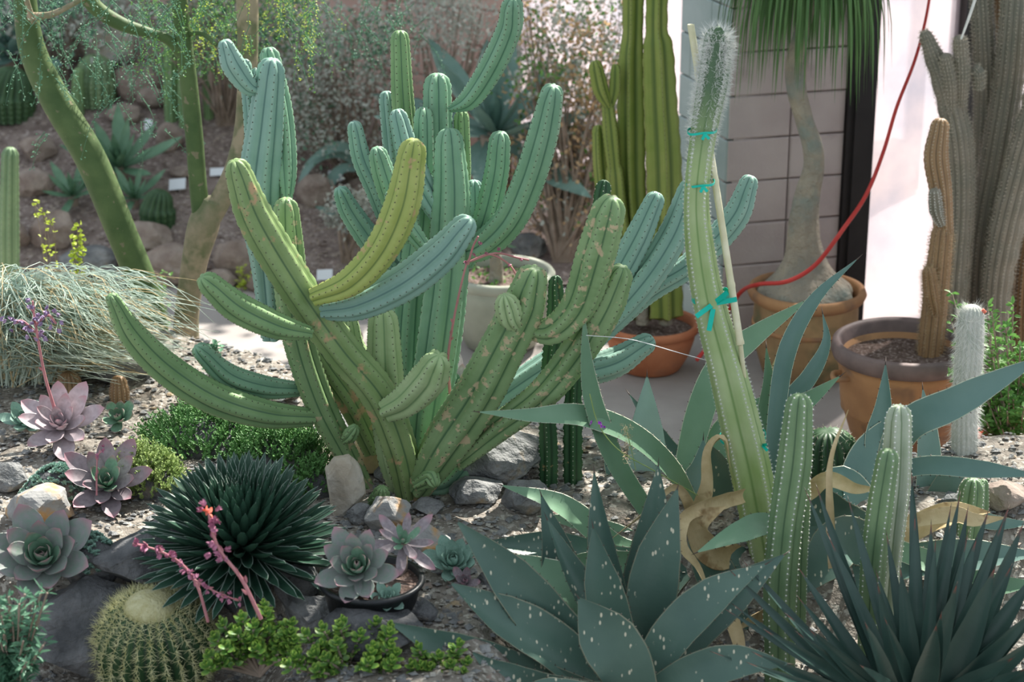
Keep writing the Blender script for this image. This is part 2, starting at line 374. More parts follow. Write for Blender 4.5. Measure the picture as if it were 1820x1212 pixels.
def leafcards(mb, P, D, Nn, Ln, Wd, mi=0, fold=.25):
    """small folded pointed leaves, many at once: 6 vertices each"""
    P, D, Nn = (np.asarray(a, float).reshape(-1, 3) for a in (P, D, Nn))
    D = D/(np.linalg.norm(D, axis=1)[:, None]+1e-9)
    S = np.cross(D, Nn); S /= np.linalg.norm(S, axis=1)[:, None]+1e-9; U = np.cross(S, D)
    Ln = np.broadcast_to(Ln, (len(P),))[:, None]; Wd = np.broadcast_to(Wd, (len(P),))[:, None]
    v = [P, P+D*Ln*.35+S*Wd*.5+U*Wd*fold, P+D*Ln*.75+S*Wd*.36+U*Wd*fold*.4, P+D*Ln-U*Wd*.1, P+D*Ln*.75-S*Wd*.36+U*Wd*fold*.4, P+D*Ln*.35-S*Wd*.5+U*Wd*fold, P+D*Ln*.5]
    V = np.stack(v, 1).reshape(-1, 3); b = np.arange(len(P))[:, None, None]*7
    f = np.array([(0, 1, 6), (1, 2, 6), (2, 3, 6), (3, 4, 6), (4, 5, 6), (5, 0, 6)])[None]
    mb.add(V, (b+f).reshape(-1, 3), mi, tip=np.tile([0, .35, .75, 1, .75, .35, .5], len(P)))
def rdir(n, zlo=-1, zhi=1):
    a = NR.uniform(0, 2*PI, n); z = NR.uniform(zlo, zhi, n); r = np.sqrt(np.clip(1-z*z, 0, 1))
    return np.stack([np.cos(a)*r, np.sin(a)*r, z], 1)

# ------------------------------------------------------------------ builders: cactus stem
def stem(parent, pts, Y0, Y1, mat, ribs=6, depth=.28, sharp=False, sp=.022, wave=.03, areole=('areole', .0024), spines=None, name='stem', tipround=1.0, twist=0.0, dens=1, label=None, bud=False):
    """pts: (px, py, width px) from base to tip; depth runs from Y0 to Y1. A ribbed column with rounded tip and areoles on the ribs."""
    n = len(pts); P = []
    for i, p in enumerate(pts):
        t = i/(n-1); Y = Y0+(Y1-Y0)*t if len(p) < 4 else p[3]
        w = at(p[0], p[1], Y); P.append((*w, p[2]/2*scl(p[0], p[1], Y)))
    Rm = float(np.mean([p[3] for p in P]))
    ln = sum(np.linalg.norm(np.array(P[i+1][:3])-np.array(P[i][:3])) for i in range(n-1))
    a_, b_ = np.array(P[-2][:3]), np.array(P[-1][:3]); sl = np.linalg.norm(b_-a_)
    P[-1] = (*(b_-(b_-a_)/sl*min(P[-1][3]*1.1*tipround, sl*.7)), P[-1][3])      # the rounded tip ends at the last point given
    per = 6 if Rm > .018 else 4
    per = max(per, 6) if ribs < 9 else 4
    nv = ribs*per; rings = int(min(90, max(14, ln/max(sp/3, .009))))
    C4, ln = catmull(P, rings)
    # rounded tip: append shrinking rings
    C, rr = C4[:, :3].copy(), C4[:, 3].copy()
    s = np.linspace(0, ln, rings); rt = rr[-1]*1.0
    L_t = rt*1.15*tipround
    T, X, Y = frames(C)
    k = 7; e = T[-1]; extra = []; er = []
    for a in np.linspace(0, 1, k+1)[1:]:
        extra.append(C[-1]+e*L_t*math.sin(a*PI/2)*(.98 if a < 1 else .93)); er.append(rt*max(.06, math.cos(a*PI/2)**.8))
    # shift so that the drawn end of the stem is its tip
    C = np.vstack([C, extra]); rr = np.concatenate([rr, er])
    T = np.vstack([T, np.repeat(T[-1:], k, 0)]); X = np.vstack([X, np.repeat(X[-1:], k, 0)]); Y = np.vstack([Y, np.repeat(Y[-1:], k, 0)])
    NRg = len(C)
    d = np.concatenate([[0], np.cumsum(np.linalg.norm(np.diff(C, axis=0), axis=1))])
    th0 = R.uniform(0, 2*PI)
    th = np.linspace(0, 2*PI, nv, endpoint=False)
    cr = np.abs(np.cos(th*ribs/2)) if not sharp else 1-np.abs(np.sin(th*ribs/2))
    wv = 1+wave*np.cos(2*PI*d/sp)
    prof = 1-depth*(1-cr[None])*np.ones((NRg, 1))
    # notch the tip between the ribs more
    prof[-k:] -= (depth*.35*(1-cr[None]))
    rad = rr[:, None]*prof*(1+(wv[:, None]-1)*cr[None]**2)
    tw = th0+twist*d
    ang = th[None]+tw[:, None]
    V = C[:, None]+(np.cos(ang)[..., None]*X[:, None]+np.sin(ang)[..., None]*Y[:, None])*rad[..., None]
    i = np.arange(NRg-1)[:, None]*nv; j = np.arange(nv)[None]; kk = (j+1) % nv
    Fq = np.stack([i+j, i+kk, i+nv+kk, i+nv+j], -1).reshape(-1, 4)
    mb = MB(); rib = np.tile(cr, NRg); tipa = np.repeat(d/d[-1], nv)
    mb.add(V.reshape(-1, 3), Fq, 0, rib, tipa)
    last = V[-1]; mb.add(np.vstack([last, last.mean(0)]), [(a, (a+1) % nv, nv) for a in range(nv)], 0, np.full(nv+1, .9), np.ones(nv+1))
    first = V[0]; mb.add(np.vstack([first, first.mean(0)-T[0]*rr[0]*.4]), [((a+1) % nv, a, nv) for a in range(nv)], 0, np.full(nv+1, .6), np.zeros(nv+1))
    o = obj(name, mb, mat, parent)
    if label: o['label'] = label
    # areoles and spines
    if areole or spines:
        m2 = MB(); AP = []; AD = []; AT = []
        ks = np.arange(sp*.5, d[-1]-rt*.1, sp/dens)
        for q in range(ribs):
            t0 = 2*PI*q/ribs+(0 if not sharp else 0)
            for sdist in ks:
                ii = min(NRg-2, int(np.searchsorted(d, sdist)-1)); ii = max(ii, 0)
                f = (sdist-d[ii])/max(1e-6, d[ii+1]-d[ii])
                c = C[ii]*(1-f)+C[ii+1]*f; r_ = rr[ii]*(1-f)+rr[ii+1]*f
                a = t0+th0+twist*sdist
                u = X[ii]*math.cos(a)+Y[ii]*math.sin(a)
                dn = u.copy()
                if sdist > d[-k-1]:
                    g = (sdist-d[-k-1])/max(1e-6, d[-1]-d[-k-1]); dn = u*(1-g)+T[-1]*g*1.2
                AP.append(c+u*r_*.99); AD.append(dn); AT.append(sdist/d[-1])
        AP = np.array(AP); AD = np.array(AD); AT = np.array(AT)
        mats = []
        if areole:
            octs(m2, AP, areole[1], 0); mats.append(areole[0])
        if spines:   # (mat, count, length base, length tip, radius)
            for mi_, cnt, l0, l1, rs in [(len(mats), *spines[1:])]:
                PP = np.repeat(AP, cnt, 0); DD = np.repeat(AD, cnt, 0)+NR.normal(0, .6, (len(AP)*cnt, 3))
                tt = np.repeat(AT, cnt)
                Ls = (l0+(l1-l0)*np.clip((tt-spines_t[0])/(1-spines_t[0]), 0, 1))*NR.uniform(.6, 1.2, len(PP))
                spikes(m2, PP, DD, Ls, rs, mi_)
            mats.append(spines[0])
        a = obj('spines' if spines else 'areoles', m2, mats, o, smooth=False, kind='stuff')
    return o
spines_t = [0.0]
# ------------------------------------------------------------------ builders: leaf
def leaf3d(mb, P, wid, nrm, fold=.22, thick=.12, mi=0, mimargin=None, teeth=None, mithorn=None, rings=22, tipspine=None, wavy=0, prof=None, curl=0, edge=.95):
    """P: world points base->tip; wid: widest width; nrm: direction the upper face looks to"""
    C, ln = catmull(P, rings); T = np.gradient(C, axis=0); T /= np.linalg.norm(T, axis=1)[:, None]
    nrm = np.array(nrm, float)
    S = np.cross(T, nrm[None] if nrm.ndim == 1 else nrm); S /= np.linalg.norm(S, axis=1)[:, None]+1e-9
    U = np.cross(S, T)
    if curl:
        a = curl*np.linspace(0, 1, rings)[:, None]; S, U = S*np.cos(a)+U*np.sin(a), U*np.cos(a)-S*np.sin(a)
    t = np.linspace(0, 1, rings)
    w = prof(t) if prof else (np.interp(t, [0, .12, .35, .55, .7, .85, .95, 1], [.80, .84, .97, 1, .84, .46, .17, .03]))
    w = w*wid/2
    if wavy: w = w*(1+wavy*np.sin(t*ln/.05*2*PI/2))
    xs = np.array([-1, -edge, -.5, 0, .5, edge, 1]); 
    top = fold*np.abs(xs)**1.6
    thk = thick*(1-xs**2)
    top_pts = C[:, None]+S[:, None]*(xs[None, :, None]*w[:, None, None])+U[:, None]*((top[None]*w[:, None])[..., None])
    xb = xs[1:-1][::-1]
    bot = (fold*np.abs(xb)**1.6-(thick*2*(1-xb**2)))
    bot_pts = C[:, None]+S[:, None]*(xb[None, :, None]*w[:, None, None])+U[:, None]*((bot[None]*w[:, None])[..., None])
    ringp = np.concatenate([top_pts, bot_pts], 1); n = ringp.shape[1]
    i = np.arange(rings-1)[:, None]*n; j = np.arange(n)[None]; k = (j+1) % n
    q = np.stack([i+j, i+n+j, i+n+k, i+k], -1)
    tip = np.repeat(t, n); base = mb.n
    if mimargin is None:
        mb.add(ringp.reshape(-1, 3), q.reshape(-1, 4), mi, tip=tip)
    else:
        cols = [0, 5, 6, 11-0]
        mcol = [c for c in range(n) if c in (0, 5)]
        rest = [c for c in range(n) if c not in mcol]
        mb.add(ringp.reshape(-1, 3), q[:, rest].reshape(-1, 4), mi, tip=tip)
        mb.F.append((q[:, mcol].reshape(-1, 4)+base, mimargin))
    mb.add(np.vstack([ringp[0]]), [tuple(range(n-1, -1, -1))], mi)
    # terminal spine
    if tipspine:
        spikes(mb, [C[-1]-T[-1]*tipspine*.15], [T[-1]], tipspine, tipspine*.08, mithorn if mithorn is not None else mi, 5)
    if teeth:
        sp_, tl = teeth; ks = np.arange(sp_*2, ln*.93, sp_)
        PP = []; DD = []
        for s_ in ks:
            f = s_/ln*(rings-1); a = int(f); f -= a
            for e, sg in ((0, -1), (6, 1)):
                p = ringp[a, e]*(1-f)+ringp[min(a+1, rings-1), e]*f
                PP.append(p-S[a]*sg*tl*.1); DD.append(S[a]*sg+T[a]*.25)
        spikes(mb, PP, DD, tl, tl*.3, mithorn if mithorn is not None else mi, 4)
    return C
def leafpx(parent, pts, Y0, Y1, wpx, mats, nrm=(0, -.75, .66), teeth=(.03, .006), spine=.03, fold=.22, thick=.10, margin=True, curl=0, name='leaf', label=None, prof=None, wavy=0, rings=24, roll=None):
    n = len(pts); P = []
    for i, p in enumerate(pts):
        Y = p[2] if len(p) > 2 else Y0+(Y1-Y0)*i/(n-1)
        P.append(tuple(at(p[0], p[1], Y)))
    mid = pts[len(pts)//2]; w = wpx*scl(mid[0], mid[1], (Y0+Y1)/2)
    nr = np.array(nrm, float)+(NR.normal(0, .18, 3) if roll is None else roll)
    mb = MB(); leaf3d(mb, P, w, nr, fold, thick, 0, 1 if margin else None, teeth, 2, rings, spine, wavy, prof, curl)
    ms = list(mats)+['agm', 'thorn'] if len(mats) == 1 else mats
    o = obj(name, mb, ms, parent)
    if label: o['label'] = label
    return o

# ------------------------------------------------------------------ builders: rock, pot, rosette ...
def icosph(sub):
    t = (1+5**.5)/2
    v = [(-1, t, 0), (1, t, 0), (-1, -t, 0), (1, -t, 0), (0, -1, t), (0, 1, t), (0, -1, -t), (0, 1, -t), (t, 0, -1), (t, 0, 1), (-t, 0, -1), (-t, 0, 1)]
    f = [(0, 11, 5), (0, 5, 1), (0, 1, 7), (0, 7, 10), (0, 10, 11), (1, 5, 9), (5, 11, 4), (11, 10, 2), (10, 7, 6), (7, 1, 8), (3, 9, 4), (3, 4, 2), (3, 2, 6), (3, 6, 8), (3, 8, 9), (4, 9, 5), (2, 4, 11), (6, 2, 10), (8, 6, 7), (9, 8, 1)]
    v = [np.array(p)/np.linalg.norm(p) for p in v]
    for _ in range(sub):
        c = {}; nf = []
        def m(a, b):
            k = (min(a, b), max(a, b))
            if k not in c: p = v[a]+v[b]; v.append(p/np.linalg.norm(p)); c[k] = len(v)-1
            return c[k]
        for a, b, d in f:
            x, y, z = m(a, b), m(b, d), m(d, a); nf += [(a, x, z), (b, y, x), (d, z, y), (x, y, z)]
        f = nf
    return np.array(v), np.array(f)
ICO3 = icosph(3); ICO2 = icosph(2); ICO1 = icosph(1)
def rockmesh(rng, ang=.55, rough=.035, planes=18, ico=ICO3):
    V = ico[0].copy()
    for _ in range(planes):
        n = rng.normal(0, 1, 3); n /= np.linalg.norm(n); d = rng.uniform(ang, .9)
        k = V@n; V -= np.clip(k-d, 0, None)[:, None]*n[None]
    for f, a in ((2.3, rough*2), (5, rough), (11, rough*.5)):
        ph = rng.uniform(0, 6, 3); V *= 1+a*(np.sin(V@np.array([f, f*.7, f*.4])+ph[0])*np.sin(V@np.array([-f*.5, f, f*.8])+ph[1]))[:, None]
    return V, ico[1]
def rock(px, py, w, h, label, mat='rock', seed=1, ang=.62, depthf=.8, yoff=0, group=None, rot=None, sink=.15, name='rock', smooth=False, at3=None):
    """px,py centre of the visible rock; w,h in pixels"""
    g = G(px, py+h*.35) if at3 is None else at3
    s = scl(px, py, g.y); rng = np.random.default_rng(seed*17+int(px))
    V, f = rockmesh(rng, ang)
    a = rng.uniform(0, 3) if rot is None else rot
    V = V/np.abs(V).max(0)
    V = V@np.array([(math.cos(a), -math.sin(a), 0), (math.sin(a), math.cos(a), 0), (0, 0, 1)]) if rot is None else V
    V = V/np.abs(V).max(0)
    wx = w*s/2; wy = wx*depthf; hz = max(h*s/2*1.0, .01)
    vis = 2*hz*math.cos(TILT)
    wy = min(wy, hz*2.2)
    V = V*np.array([wx, wy, hz*1.1]); mb = MB()
    c = Vector((g.x, g.y+wy*.2, g.z+hz*(1-2*sink)))
    mb.add(V+np.array(c), f); o = obj(name, mb, mat, smooth=smooth, loc=Vector((g.x, g.y, g.z)))
    return tag(o, label, 'rock', group)
def lathe(mb, c, prof, n=48, mi=0, close=False):
    th = np.linspace(0, 2*PI, n, endpoint=False); m = len(prof)
    V = np.array([[(c[0]+r*math.cos(t), c[1]+r*math.sin(t), c[2]+z) for t in th] for r, z in prof])
    i = np.arange(m-1)[:, None]*n; j = np.arange(n)[None]; k = (j+1) % n
    mb.add(V.reshape(-1, 3), np.stack([i+j, i+k, i+n+k, i+n+j], -1).reshape(-1, 4), mi)
def soil_disc(parent, c, r, z, mat='soil', seed=1):
    mb = MB(); n = 32; rngs = 8; V = [(c[0], c[1], z)]; rib = []
    for i in range(1, rngs+1):
        for j in range(n):
            t = 2*PI*j/n; rr_ = r*i/rngs
            V.append((c[0]+rr_*math.cos(t), c[1]+rr_*math.sin(t), z+(.008*nz(rr_*math.cos(t), rr_*math.sin(t), 25, seed) if i < rngs else 0)))
    tri = [(0, 1+j, 1+(j+1) % n) for j in range(n)]; q = []
    for i in range(rngs-1):
        a = 1+i*n
        for j in range(n): q.append((a+j, a+n+j, a+n+(j+1) % n, a+(j+1) % n))
    mb.add(V, tri); mb.F.append((np.array(q), 0))
    o = obj('soil', mb, mat, parent)
    return o
def ellip_leaf(L_=1.0, W_=.42, cup=.25, thick=.12, pointed=.5, rings=9, up=.3):
    """rosette leaf along +Y, upper side +Z, base at origin"""
    mb = MB()
    P = [(0, 0, 0), (0, L_*.35, L_*up*.15), (0, L_*.7, L_*up*.45), (0, L_, L_*up)]
    def pr(t):
        w = np.clip(np.sin(np.clip(t, 0, 1)**1.15*PI), 0, 1)**.5*(.5+.5*t)+.25*(1-t)
        w = np.where(t > .7, w*(1-pointed*.35*(t-.7)/.3), w); w[-1] = .03; w[0] = .3; return w
    leaf3d(mb, P, W_, (0, 0, 1), cup, thick, rings=rings+5, prof=pr)
    return mb
def rosette(name, px, py, rpx, label, mat, n=26, Y=None, W_=.45, tilt=.5, inner=None, seed=3, elev=(80, 5), up=.35, pointed=.5, lean=(0, -.8, 1), at3=None, cat='succulent plant', thick=.12, lift=.35, group=None):
    rr_ = random.Random(seed); g = at3 or G(px, py+rpx*.5)
    s = scl(px, py, g.y); Rw = rpx*s*1.12
    c = at(px, py, g.y); t = thing(name, Vector((c.x, c.y, min(c.z, g.z+.02))), label, cat, group)
    base = Vector((c.x, c.y, c.z-Rw*lift*.3))
    me = ellip_leaf(1.0, W_, .3, thick, pointed, up=up).mesh('leaf', [mat]); me2 = None
    if inner: me2 = ellip_leaf(1.0, W_, .3, thick, pointed, up=up).mesh('leaf', [inner])
    z = Vector(lean).normalized(); x = z.orthogonal().normalized(); y = z.cross(x)
    Q = Matrix((x, y, z)).transposed()
    for i in range(n):
        f = i/(n-1); a = i*2.39996
        el = math.radians(elev[1]+(elev[0]-elev[1])*(1-f)**1.1+rr_.uniform(-6, 6)); ll = Rw*(.35+.68*f**.8)*rr_.uniform(.92, 1.06)
        m = Matrix.Translation(base-t.location)@(Q.to_4x4())@Matrix.Rotation(a, 4, 'Z')@Matrix.Rotation(el, 4, 'X')@Matrix.Diagonal((ll*1.0, ll, ll, 1))
        inst('leaf', me2 if (me2 and f < .45) else me, t, m)
    # short stem that carries the rosette
    mb = MB(); tube(mb, [(base.x, base.y, g.z-.02), tuple(base)], [Rw*.10, Rw*.12], 8); obj('stalk', mb, 'twig', t)
    return t
def flowerstalk(parent, pts, Y, rad, flmat, nfl, stalkmat='pinkst', tip=.5, size=.012, spread=.02, label=None, branches=None):
    mb = MB(); P = [at(x, y, Y+(dy[0] if dy else 0)) for x, y, *dy in pts]
    C, T, X, Yv, rr_ = tube(mb, [tuple(p) for p in P], [rad*(1-.5*i/(len(P)-1)) for i in range(len(P))], 6, rings=24)
    # bracts
    k = NR.integers(3, 22, 9); leafcards(mb, C[k], T[k]+rdir(9)*.6, rdir(9), size*1.3, size*.5)
    st_ = obj('flower_stalk', mb, stalkmat, parent)
    n0 = int(24*(1-tip))
    segs = [C[n0:]]
    if branches:
        for bpts in branches:
            m3 = MB(); BP = [tuple(at(x, y, Y)) for x, y in bpts]
            Cb = tube(m3, BP, [rad*.6]*len(BP), 5, rings=12)[0]; obj('flower_branch', m3, stalkmat, st_); segs.append(Cb[3:])
    allc = np.concatenate(segs)
    for i in range(nfl):
        c = allc[int(i*len(allc)/nfl) % len(allc)]+NR.normal(0, spread*.35, 3)
        m2 = MB(); ax = rdir(1)[0]+np.array([0, -.3, .2]); ax /= np.linalg.norm(ax)
        for q in range(5):
            d = rdir(1)[0]*.45+ax; leafcards(m2, [c], [d], [rdir(1)[0]], size, size*.45)
        octs(m2, [c+ax*size*.3], size*.28); obj('flower', m2, flmat, st_)
    return st_

# ================================================================== THE SETTING
def grid_ground(name, x0, x1, y0, y1, fn, mat, nx, ny, holes=None):
    mb = MB(); xs = np.linspace(x0, x1, nx); ys = np.linspace(y0, y1, ny)
    V = [(x, y, fn(x, y)) for y in ys for x in xs]
    i = np.arange(ny-1)[:, None]*nx; j = np.arange(nx-1)[None]
    q = np.stack([i+j, i+j+1, i+nx+j+1, i+nx+j], -1).reshape(-1, 4)
    mb.add(V, q); o = struct(name, mb, mat, smooth=True); return o
grid_ground('planting_bed', -3.4, 3.4, 3.4, 8.3, lambda x, y: hbed(x, y)-.004, 'bed', 170, 150)
mb = MB(); mb.add([(-6, 5.6, 0), (5, 5.6, 0), (5, 9.9, 0), (-6, 9.9, 0)], [(0, 1, 2, 3)]); struct('floor', mb, 'path')
grid_ground('rear_planting_slope', -6, .95, 9.55, 14.2, hslope, 'slope', 110, 90)

# right wall of concrete blocks, its corner pier, the dark frame and the glass
CR = Vector((.925, 8.7, 0)); DR = Vector((.966, .259, 0)); DL = Vector((-.35, .937, 0)); NRM = Vector((.259, -.966, 0))
NL = Vector((-.937, -.35, 0))
WH = 2.8; BHt = .19; BW = .39
def blockwall(name, o, d, nout, length, h, mats, bw, bh, off, depth=.2, zmin=0, ncourse=9, stack=False, mort='mortar'):
    d = Vector(d); nout = Vector(nout)
    mb = MB(); oo = o-nout*.03; mb.add(boxv(oo, d*length, -nout*depth, (0, 0, h)), BOXF)
    w = obj(name, mb, mort, smooth=False, loc=Vector((o.x, o.y, 0))); w['kind'] = 'structure'
    meshes = {}
    for r in range(ncourse):
        x = -off if stack else -(off if r % 2 else 0)
        while x < length:
            a = max(x, 0)+.003; b = min(x+bw, length)-.003
            if b-a > .03:
                pr = R.uniform(0, .004); m2 = MB()
                V, Fq = bevel_block(o+d*a+nout*pr+Vector((0, 0, zmin+r*bh+.003)), d*(b-a), -nout*.035, Vector((0, 0, bh-.006)), .006)
                m2.add(V, [f for f in Fq]); obj('block', m2, mats, w, smooth=False)
            x += bw
    return w
lw = 0.545
blockwall('wall_right', CR, DR, NRM, lw, WH, 'block', BW, BHt, .10, stack=True)
blockwall('wall_pier', CR-DR*0+NL*0, DL, NL, .5, WH, 'blockb', BW, BHt, .2)
# give the pier body thickness back to the right wall
def post(name, t0, t1, z0, z1, dep=.12, outm='dark', prd=.02):
    mb = MB(); o = CR+DR*t0+NRM*prd+Vector((0, 0, z0)); mb.add(boxv(o, DR*(t1-t0), -NRM*dep, (0, 0, z1-z0)), BOXF)
    o2 = CR+DR*(t0+.03)+NRM*(prd+.02)+Vector((0, 0, z0)); mb.add(boxv(o2, DR*(t1-t0-.075), -NRM*.05, (0, 0, z1-z0)), BOXF)
    return obj(name, mb, outm, smooth=False)
dr = bpy.data.objects.new('window_1', None); COL.objects.link(dr); dr.location = CR+DR*.545; dr['kind'] = 'structure'
for nm, a, b, z0, z1 in (('frame_post', .545, .675, 0, WH), ('frame_post', 1.075, 1.165, 0, WH), ('frame_post', 1.62, 1.72, 0, WH), ('frame_rail', .675, 1.075, 0, .035), ('frame_rail', 1.165, 1.62, 0, .035), ('frame_rail', .675, 1.62, WH-.1, WH)):
    mb = MB(); o = CR+DR*a+NRM*.02+Vector((0, 0, z0)); mb.add(boxv(o, DR*(b-a), -NRM*.1, (0, 0, z1-z0)), BOXF)
    if z1-z0 > 1: mb.add(boxv(o+DR*.03+NRM*.015, DR*(b-a-.06), -NRM*.03, (0, 0, z1-z0)), BOXF)
    obj(nm, mb, 'dark', dr, smooth=False)
for a, b in ((.675, 1.075), (1.165, 1.62), (1.72, 2.6)):
    mb = MB(); mb.add(boxv(CR+DR*a-NRM*.04+Vector((0, 0, .03)), DR*(b-a), -NRM*.008, (0, 0, WH-.1)), BOXF); obj('pane', mb, 'glass', dr, smooth=False)
# rear window (very bright) between the pink wall and the pier
rw = bpy.data.objects.new('window_2', None); COL.objects.link(rw); rw.location = (.3, 11.3, 0); rw['kind'] = 'structure'
for a, b in ((.05, .95), (1.03, 2.2)):
    mb = MB(); mb.add(boxv((a, 11.3, .12), (b-a, 0, 0), (0, .01, 0), (0, 0, 2.6)), BOXF); obj('pane', mb, 'glass', rw, smooth=False)
for a, b, z0, z1 in ((0, .05, 0, WH), (.95, 1.03, 0, WH), (2.2, 2.28, 0, WH), (0, 2.28, 0, .12), (0, 2.28, 2.7, 2.8)):
    mb = MB(); mb.add(boxv((a, 11.27, z0), (b-a, 0, 0), (0, .07, 0), (0, 0, z1-z0)), BOXF); obj('frame_bar', mb, 'block', rw, smooth=False)
# pink rear wall, slanting away to the left
PW = Vector((.0, 11.25, 0)); PD = Vector((-.88, .475, 0)).normalized(); PN = Vector((-.475, -.88, 0)).normalized()
blockwall('wall_rear', PW, PD, PN, 4.6, 2.9, 'blockp', .4, .2, .2, ncourse=11)
# outside ground seen through the glass
mb = MB()
xs = np.linspace(-8, 14, 60); ys = np.linspace(9.95, 40, 60)
def wallY(x): return 8.7+(x-.925)*.268 if x > .6 else (11.35 if x > 0 else 11.35-x*.54)
V = [(x, wallY(x)+.25+(t**2)*24, -.015+.03*nz(x, t*20, 2)*min(1, t*6)) for t in np.linspace(0, 1, 40) for x in xs]
i = np.arange(39)[:, None]*60; j = np.arange(59)[None]
mb.add(V, np.stack([i+j, i+j+1, i+61+j, i+60+j], -1).reshape(-1, 4)); struct('outdoor_ground', mb, 'outdoor', True)
mb = MB(); Vr, fr = rockmesh(np.random.default_rng(5)); mb.add(Vr*np.array([.34, .3, .2])+np.array([2.05, 11.4, .12]), fr)
tag(obj('boulder', mb, 'rockt', loc=Vector((2.05, 11.4, 0))), 'pale boulder outside behind the milky glass', 'rock')

# ---- loose gravel
def gravel(name, n, region, hf, smin, smax, mat, label, flat=.4):
    mb = MB(); P = []; 
    while len(P) < n:
        x, y = region()
        z = hf(x, y)
        if z < .02: continue
        P.append((x, y, z+.001))
    s = NR.uniform(smin, smax, (n, 1))*NR.uniform(.5, 1, (n, 3)); s[:, 2] *= flat
    octs(mb, P, s); o = obj(name, mb, mat, smooth=False)
    o['kind'] = 'stuff'; o['label'] = label; o['category'] = 'gravel'; return o
def reg_bed():
    y = R.uniform(4.6, 7.6); x = R.uniform(-.3*y, .3*y); return x, y
def reg_slope():
    y = R.uniform(9.7, 12.8); x = R.uniform(-.29*y, .3); return x, min(y, 11.0-.54*x-R.random()*.3)
gravel('gravel', 7000, reg_bed, hbed, .004, .012, 'rockg', 'small pale stone chips strewn over the planting bed')
gravel('gravel', 6000, reg_bed, hbed, .007, .024, 'rock', 'angular grey stone chips strewn over the planting bed')
gravel('leaf_litter', 700, reg_bed, hbed, .006, .022, 'rockb', 'brown leaf litter scattered on the planting bed', .12)
gravel('gravel', 7000, reg_slope, hslope, .006, .024, 'rockb', 'reddish brown gravel on the rear slope')

# ================================================================== BIG CACTUS CLUMP
b0 = G(735, 885); YA = 6.0
A = thing('branching_cactus', b0, 'large branching green cactus with many curving arms in the centre of the bed', 'cactus')
print('base', b0)
def S(pts, Y0, Y1, mat, **k): return stem(A, [(p[0], p[1], p[2]*1.07) for p in pts], Y0, Y1, mat, **k)
# -- green front stems
S([(728, 885, 44), (712, 800, 58), (672, 700, 62), (606, 620, 62), (548, 540, 64), (490, 450, 66), (448, 375, 62), (416, 285, 46)], 6.02, 5.75, 'cgt', label='long diagonal stem with tan scars')
S([(558, 528, 34), (625, 500, 52), (680, 440, 58), (716, 360, 60), (737, 248, 48)], 5.8, 5.7, 'cy', label='yellow-green upcurved arm')
S([(572, 552, 34), (640, 540, 54), (722, 500, 62), (785, 450, 60), (838, 388, 46)], 5.85, 5.8, 'cb', label='blue-green arm curving right')
S([(550, 592, 24), (490, 578, 46), (420, 545, 52), (358, 493, 42)], 5.8, 5.6, 'cg')
S([(690, 728, 44), (728, 708, 60), (762, 672, 64), (782, 632, 54)], 5.9, 5.75, 'cp', label='short pale upcurved arm')
S([(722, 882, 44), (704, 820, 58), (692, 740, 60), (684, 650, 60), (680, 548, 52)], 6.08, 6.02, 'cp', label='short upright pale stem')
S([(742, 870, 46), (790, 790, 78), (850, 700, 84), (895, 615, 80), (930, 545, 76), (952, 476, 62)], 6.0, 5.85, 'cgs', label='thick stem with tan corky scars')
S([(918, 580, 22), (908, 566, 42), (896, 524, 44)], 5.83, 5.8, 'cp', ribs=8, depth=.34, label='small round bud')
S([(942, 585, 34), (985, 585, 52), (1030, 540, 62), (1060, 450, 68), (1088, 350, 60)], 5.9, 5.75, 'cgs', label='upright arm with pale rib edges and corky base')
S([(812, 822, 34), (880, 765, 50), (965, 700, 56), (1030, 620, 62), (1075, 545, 64), (1108, 474, 50)], 6.0, 5.85, 'cgs')
S([(748, 868, 30), (796, 858, 40), (836, 806, 46), (858, 722, 46)], 6.05, 6.1, 'cbg')
S([(742, 862, 24), (765, 850, 32), (778, 858, 26)], 5.95, 5.9, 'cg', ribs=7)
S([(664, 895, 26), (676, 884, 34), (682, 866, 30)], 5.95, 5.92, 'cg', ribs=8, label='small bud at ground level')
# -- left stems
S([(648, 868, 34), (606, 790, 44), (568, 715, 52), (535, 620, 54), (520, 540, 56), (512, 450, 56), (508, 352, 44)], 6.1, 6.02, 'cgs')
S([(510, 366, 14), (508, 300, 38), (500, 200, 40), (476, 84, 36)], 6.1, 6.2, 'cbg')
S([(484, 600, 40), (474, 470, 56), (460, 350, 74), (472, 220, 62), (484, 104, 50)], 6.15, 6.1, 'cb', label='broad blue-green upright stem')
S([(462, 160, 18), (440, 150, 36), (414, 114, 44), (397, 72, 32)], 6.1, 6.05, 'cb')
S([(452, 330, 26), (446, 200, 28), (434, 105, 24)], 6.22, 6.25, 'cb')
S([(466, 280, 26), (462, 180, 26), (456, 120, 22)], 6.22, 6.25, 'cb')
S([(470, 560, 26), (462, 450, 24), (450, 380, 20)], 6.2, 6.2, 'cb')
S([(664, 800, 40), (625, 720, 46), (580, 655, 44), (545, 600, 36)], 6.2, 6.15, 'cgt')
S([(612, 782, 14), (622, 774, 26), (634, 758, 24)], 6.03, 6.0, 'cg', ribs=7)
S([(556, 742, 30), (470, 735, 48), (375, 705, 56), (290, 650, 56), (232, 590, 48), (196, 524, 26)], 6.05, 5.7, 'cg', label='lowest long arm sweeping left')
S([(536, 692, 24), (470, 688, 40), (405, 668, 44), (348, 616, 34)], 6.12, 5.95, 'cbg')
